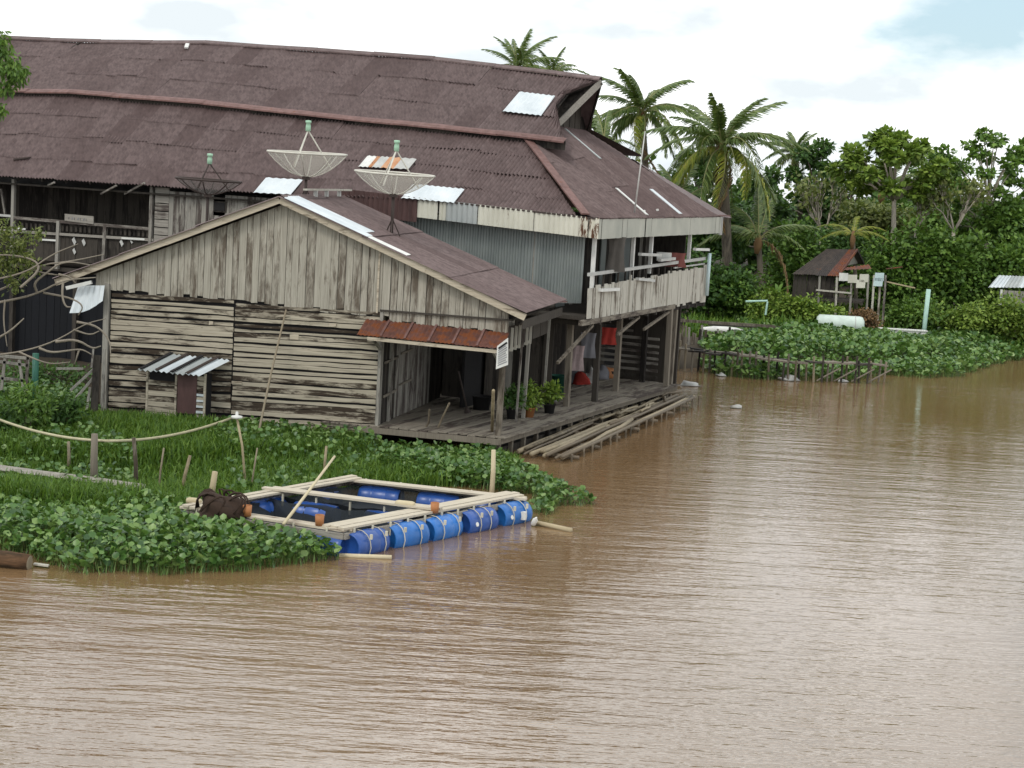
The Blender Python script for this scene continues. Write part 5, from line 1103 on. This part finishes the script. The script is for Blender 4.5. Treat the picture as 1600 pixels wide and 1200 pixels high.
JT = Thing('jetty', 'dark plank jetty on stakes reaching out from the far bank', 'jetty', tuple(az(1220, 570, 0)))
j0, j1, j2 = az(1052, 545, .85), az(1235, 566, .75), az(1385, 570, .75)
def run(a, b, n, wd):
    d = (b-a).normalized(); s = d.cross(V((0, 0, 1))).normalized()
    for i in range(n):
        p, q = lerp(a, b, i/n), lerp(a, b, (i+1)/n-.01); JT.part('walk_plank', MB().plank(p-s*wd/2+V((0, 0, random.uniform(-.05, .05))), q-s*wd/2+V((0, 0, random.uniform(-.06, .06))), s*wd, (0, 0, .06), 2), random.choice([WOOD_DARK, WOOD_POST]), None, False, True)
run(j0, j1, 7, .5); run(j1, j2, 6, .5); run(j0+V((0, .7, .0)), j1+V((0, .6, 0)), 6, .3)
for i in range(34):
    t = i/33; p = lerp(j0, j1, t/.55) if t < .55 else lerp(j1, j2, (t-.55)/.45); p = p+V((0, random.uniform(-.35, .5), 0)); hh = random.uniform(-.05, .35)
    JT.part('stake', MB().tube([V((p.x, p.y, -1)), V((p.x+random.uniform(-.12, .12), p.y, p.z+hh))], .045, 5), random.choice([WOOD_POST, WOOD_DARK, BAMBOO_OLD]), None, False, True)
for i in range(4):
    p = lerp(j1, j2, .4+i*.18); JT.part('brace', MB().tube([V((p.x-.5, p.y-.3, .05)), V((p.x+.4, p.y-.25, .6))], .035, 5), WOOD_POST, None, False, True)
FE = Thing('stake_fence', 'old stake fence behind the deck end', 'fence', tuple(az(1100, 545, 0)))
f0, f1 = az(1052, 522, 1.0), az(1165, 530, .8)
for i in range(24):
    p = lerp(f0, f1, i/23); FE.part('stake', MB().tube([V((p.x, p.y, -.5)), V((p.x+random.uniform(-.06, .06), p.y, p.z+random.uniform(.05, .5)))], .055, 5), random.choice([WOOD_POST, WOOD_GREY, WOOD_DARK]), None, False, True)
FE.part('rail', MB().bar(az(1050, 500, 1.6), az(1210, 510, 1.4), .1, .12), WOOD_POST, None, False, True); FE.part('rail', MB().bar(az(1110, 507, 1.3), az(1290, 515, 1.0), .3, .1), WOOD_DARK, None, False, True)
pv = Thing('pipe_frame', 'pale bent pipe frame standing among the shrubs', 'frame', tuple(ay(1190, 500, 86)))
pv.part('pipe', MB().tube([ay(1165, 471, 86), ay(1199, 470, 86), ay(1199, 472, 86), ay(1196, 492, 86)], .05, 6), MINT, None, False, True)
# drifting litter
for i, (px, py, lb) in enumerate(((1232, 594, 'white litter floating in front of the jetty, largest piece'), (1317, 596, 'white litter floating near the end of the jetty'), (1127, 587, 'pale litter floating left of the jetty'), (1150, 637, 'pale scrap floating in the open water right of the raft'), (1078, 602, 'pale plastic sheet floating at the far end of the raft'))):
    p = az(px, py, .02); solo('floating_litter', lb, 'litter', lumpy(p, (.22, .12, .1) if i not in (0, 4) else (.4, .2, .16), 6, 9, i, .3), PALE, 'floating litter', True)
# potted plants on the deck
for i, (px, py, lb, n) in enumerate(((826, 652, 'bushy potted plant beside the slender porch post', 420), (800, 655, 'dark potted plant at the porch corner', 260), (858, 646, 'feathery potted plant near the first deck post', 320))):
    b = az(px, py, .57); T = Thing('potted_plant', lb, 'plant', tuple(b), 0, 'potted plants on the deck'); T.part('pot', MB().lathe([(0, 0), (.14, 0), (.19, .3), (.21, .3), (.19, .27), (0, .26)], b, (0, 0, 1), 12), BLACK if i else TERRA, None, True, True)
    (v, f), _ = foliage((b.x, b.y, b.z+.62), (.42, .4, .42), n*2, .14, 10, .5); T.arr('foliage', v, f, LEAF_LIGHT if i != 1 else LEAF_DARK)
    T.part('stem', MB().tube([b+V((0, 0, .2)), b+V((0, 0, .7))], .02, 5), BARK, None, False, True)
# ================================================================ left edge: tree, tangled bare shrub, bush
b = ay(-75, 700, 43); T = Thing('overhanging_tree', 'leafy tree whose branch hangs in at the upper left corner', 'tree', (b.x, 43, .2)); m = MB()
m.tube([V((b.x, 43, -.2)), V((b.x-.1, 43, 5)), V((b.x+.1, 43, 10.6))], [.28, .2, .09], 8)
Vs, Fs, off = [], [], 0
for px, py, rr, n in ((12, 105, .50, 330), (28, 118, .32, 170), (-5, 80, .45, 220), (-2, 60, .35, 120), (-2, 170, .22, 70), (6, 135, .3, 120), (-45, 60, .8, 500), (-60, 130, .8, 500)):
    q = ay(px, py, 43); m.tube([V((b.x, 43, q.z-1.2)), lerp(V((b.x, 43, q.z-.6)), q, .6)+V((0, 0, .2)), q], [.06, .04, .012], 5)
    d = unit(rng.normal(size=(n, 3))); P = np.array(q)+d*rr*rng.uniform(.2, 1, (n, 1))*np.array([1, .8, .8]); v, f = leafquads(P, unit(d*.4+np.array([0, 0, -.8])+rng.normal(0, .4, (n, 3))), .16, .06); Vs.append(v); Fs.append(f+off); off += len(v)
T.arr('crown', np.concatenate(Vs), np.concatenate(Fs), LEAF_MID); T.part('trunk', m, BARK, None, True, True)
b = ay(-40, 600, 46.5); T = Thing('tangled_shrub', 'tangle of bare grey branches at the left edge before the dark void', 'shrub', (b.x, 46.5, .2)); m = MB()
PATHS = [[(-40, 470), (20, 448), (60, 415), (115, 408), (160, 395)], [(-30, 478), (15, 470), (55, 458), (100, 440), (150, 432)], [(-30, 425), (30, 412), (65, 425), (90, 430)], [(-40, 560), (30, 552), (85, 532), (130, 503), (165, 498)], [(85, 532), (120, 530), (145, 545), (160, 540)], [(60, 543), (80, 552), (110, 550), (125, 545), (143, 556)], [(30, 552), (60, 560), (78, 571), (108, 563)], [(120, 505), (150, 512), (172, 530), (174, 552)], [(0, 530), (18, 515), (35, 500)], [(55, 458), (52, 440), (70, 425), (100, 405), (140, 412)], [(30, 448), (65, 425), (55, 405), (20, 395), (-30, 400)], [(90, 430), (110, 432), (120, 440)], [(100, 440), (96, 460), (104, 480), (112, 478)], [(118, 515), (140, 522), (152, 520)], [(125, 545), (122, 560), (118, 568)], [(70, 460), (110, 463), (130, 478), (122, 490)], [(-20, 440), (40, 425), (80, 400), (120, 380)], [(-30, 350), (10, 370), (40, 400), (55, 425)], [(10, 470), (4, 500), (12, 540)]]
for pth in PATHS:
    Y0 = 46.5+random.uniform(-.5, .5); pts = [ay(px+random.uniform(-3, 3), py+random.uniform(-3, 3), Y0+random.uniform(-.15, .15)) for px, py in pth]; r0 = random.uniform(.028, .045)
    for _ in range(2): pts = [pts[0]]+[lerp(p, q, t) for p, q in zip(pts[:-1], pts[1:]) for t in (.25, .75)]+[pts[-1]]
    m.tube(pts, [r0*(1-.7*i/len(pts)) for i in range(len(pts))], 6)
m.tube([V((b.x, 46.5, -.2)), ay(-42, 560, 46.5), ay(-38, 470, 46.5), ay(-30, 350, 46.5)], [.12, .1, .07, .04], 7)
T.part('branches', m, TWIG, None, True, True)
Vs, Fs, off = [], [], 0
for px, py, rr, n in ((8, 365, .5, 220), (30, 385, .55, 240), (10, 410, .55, 240), (45, 412, .4, 140), (-20, 390, .7, 240), (60, 365, .25, 50), (20, 440, .4, 110)):
    q = np.array(ay(px, py, 46.4)); d = unit(rng.normal(size=(n, 3))); v, f = leafquads(q+d*rr*rng.uniform(.1, 1, (n, 1)), unit(rng.normal(size=(n, 3))-np.array([0, 0, .5])), .15, .06); Vs.append(v); Fs.append(f+off); off += len(v)
T.arr('foliage', np.concatenate(Vs), np.concatenate(Fs), LEAF_OLIVE)
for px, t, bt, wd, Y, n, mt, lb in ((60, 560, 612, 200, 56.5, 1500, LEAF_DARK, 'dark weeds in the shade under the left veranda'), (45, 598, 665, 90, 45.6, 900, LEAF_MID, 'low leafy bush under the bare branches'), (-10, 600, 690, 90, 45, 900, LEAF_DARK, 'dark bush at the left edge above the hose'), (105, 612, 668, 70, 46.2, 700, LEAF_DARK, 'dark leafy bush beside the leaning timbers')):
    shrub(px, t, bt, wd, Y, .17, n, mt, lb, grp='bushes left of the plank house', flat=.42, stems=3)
# ================================================================ ground cover: grass, water hyacinth
def scatter(poly, dens):
    P = np.array(poly); lo, hi = P.min(0), P.max(0); n = int(np.prod(hi-lo)*dens); Q = rng.uniform(lo, hi, (n, 2)); return Q[inpoly(Q, poly)]
CAGE = [tuple(p[:2]) for p in FC]
def clear(Q, mg=.0):
    c = np.mean(CAGE, 0); pl = [tuple(c+(np.array(p)-c)*(1+mg)) for p in CAGE]; return Q[~inpoly(Q, pl)]
def patchn(Q, s, seed):
    r = np.random.default_rng(seed); k = r.normal(size=(6, 2))*s; ph = r.uniform(0, 6.28, 6); return np.sin(Q@k.T+ph).mean(1)
def grass(name, label, poly, dens, hgt, mat, keep=None, wd=.022, z0=.05, seed=1):
    Q = clear(scatter(poly, dens)); 
    if keep is not None: Q = Q[keep(Q)]
    n = len(Q); hm_ = hgt*(1+.6*patchn(Q, .9, seed))*rng.uniform(.45, 1.2, n)*np.where((Q[:, 1] < 60), np.clip(.45+(49-Q[:, 1]+Q[:, 0]*-.2)*.12, .45, 1), 1); z = np.maximum(ground_z(Q), 0)+z0-.08
    ba = np.column_stack([Q, z]); a = rng.uniform(0, 6.28, n); d = np.stack([np.cos(a), np.sin(a), np.zeros(n)], 1); ln = rng.uniform(.1, .7, n)[:, None]
    s = np.stack([-np.sin(a), np.cos(a), np.zeros(n)], 1)*wd*rng.uniform(.6, 1.3, (n, 1)); up = np.array([0, 0, 1.0]); h = hm_[:, None]
    mid = ba+up*h*.6+d*h*ln*.3; tip = ba+up*h*(1-.35*ln)+d*h*ln
    v = np.stack([ba-s, ba+s, mid+s*.8, mid-s*.8, tip, tip], 1)[:, :5].reshape(-1, 3); i = np.arange(n)*5
    f = np.concatenate([np.stack([i, i+1, i+2], 1), np.stack([i, i+2, i+3], 1), np.stack([i+3, i+2, i+4], 1)])
    tag(link(name, fast(name, v, f), mat), label, 'grass', None, 'stuff')
def hyacinth(name, label, poly, dens, hgt, size, mat, keep=None, seed=2):
    Q = clear(scatter(poly, dens), .02)
    if keep is not None: Q = Q[keep(Q)]
    Q = Q[edge_dist(Q, poly) > .55*(patchn(Q, 2.2, seed+1)+.25)]
    n = len(Q); z = np.maximum(ground_z(Q), 0); hh = hgt*(1+.55*patchn(Q, .8, seed))*rng.uniform(.35, 1.15, n); d_e = edge_dist(Q, poly); hh *= np.clip(.35+d_e/1.0, .35, 1)
    c = np.column_stack([Q, z+hh]); a = rng.uniform(0, 6.28, n); tl = rng.uniform(.1, 1.0, n)
    D = unit(np.stack([np.cos(a)*np.cos(tl), np.sin(a)*np.cos(tl), np.sin(tl)], 1)); S_ = unit(np.cross(D, np.array([0, 0, 1.0])+rng.normal(0, .3, (n, 3)))); N = np.cross(S_, D)
    L_ = (size*rng.uniform(.6, 1.3, n))[:, None]
    ring = [(0, 0, 0), (.25, .42, .08), (.62, .46, .10), (1.0, 0, .02), (.62, -.46, .10), (.25, -.42, .08), (.5, 0, -.04)]
    leafv = np.stack([c+D*L_*p+S_*L_*q+N*L_*r_ for p, q, r_ in ring], 1); ba = np.column_stack([Q+rng.normal(0, .05, (n, 2)), z-.03]); s = S_*.012
    v = np.concatenate([leafv, (ba-s)[:, None], (ba+s)[:, None]], 1).reshape(-1, 3); i = np.arange(n)*9
    tri = [(6, 0, 1), (6, 1, 2), (6, 2, 3), (6, 3, 4), (6, 4, 5), (6, 5, 0), (7, 8, 0)]
    f = np.concatenate([np.stack([i+a_, i+b_, i+c_], 1) for a_, b_, c_ in tri]); tag(link(name, fast(name, v, f), mat), label, 'water plants', None, 'stuff')
GP = wpoly([(-70, 600), (140, 615), (165, 658), (400, 672), (600, 690), (780, 700), (815, 716), (800, 742), (640, 752), (540, 752), (420, 790), (290, 800), (200, 800), (-70, 775)], .2)
HA = wpoly([(-70, 770), (100, 772), (290, 800), (420, 835), (528, 858), (543, 874), (470, 888), (400, 897), (250, 906), (130, 900), (80, 886), (40, 868), (-70, 862)], .0)
HB = wpoly([(560, 735), (640, 715), (780, 725), (840, 742), (890, 768), (942, 786), (870, 797), (845, 812), (826, 800), (820, 775), (690, 762)], .0)
HCp = wpoly([(1090, 552), (1150, 520), (1300, 524), (1400, 524), (1480, 530), (1600, 545), (1640, 552), (1560, 566), (1500, 586), (1440, 588), (1380, 583), (1330, 592), (1200, 590), (1100, 585)], .1)
grass('grass', 'tall green grass between the plank house and the fish cage', GP, 420, .50, LEAF_GRASS)
hyacinth('hyacinth_bed', 'water hyacinth and leafy creepers covering the near water edge', HA, 210, .40, .135, LEAF_HY)
hyacinth('hyacinth_fringe', 'water hyacinth tongue right of and behind the fish cage', HB, 200, .34, .13, LEAF_HY, None, 5)
hyacinth('creeper_cover', 'leafy creepers mixed into the grass before the plank house', GP, 45, .36, .13, LEAF_HY, lambda Q: patchn(Q, .5, 8) > -.15, 7)
grass('reed_fringe', 'grass growing through the hyacinth at left', wpoly([(-70, 755), (100, 765), (280, 795), (400, 835), (300, 850), (100, 820), (-70, 800)], .1), 260, .5, LEAF_GRASS, None, .02, .05, 6)
hyacinth('far_hyacinth_bed', 'water hyacinth bed along the far bank around the jetty', HCp, 75, .45, .20, LEAF_HY, None, 9)
grass('far_grass', 'grass behind the hyacinth on the far bank', wpoly([(1060, 530), (1100, 490), (1600, 515), (1640, 545), (1400, 530), (1150, 530)], .5), 45, .8, LEAF_GRASS, None, .05, .05, 11)
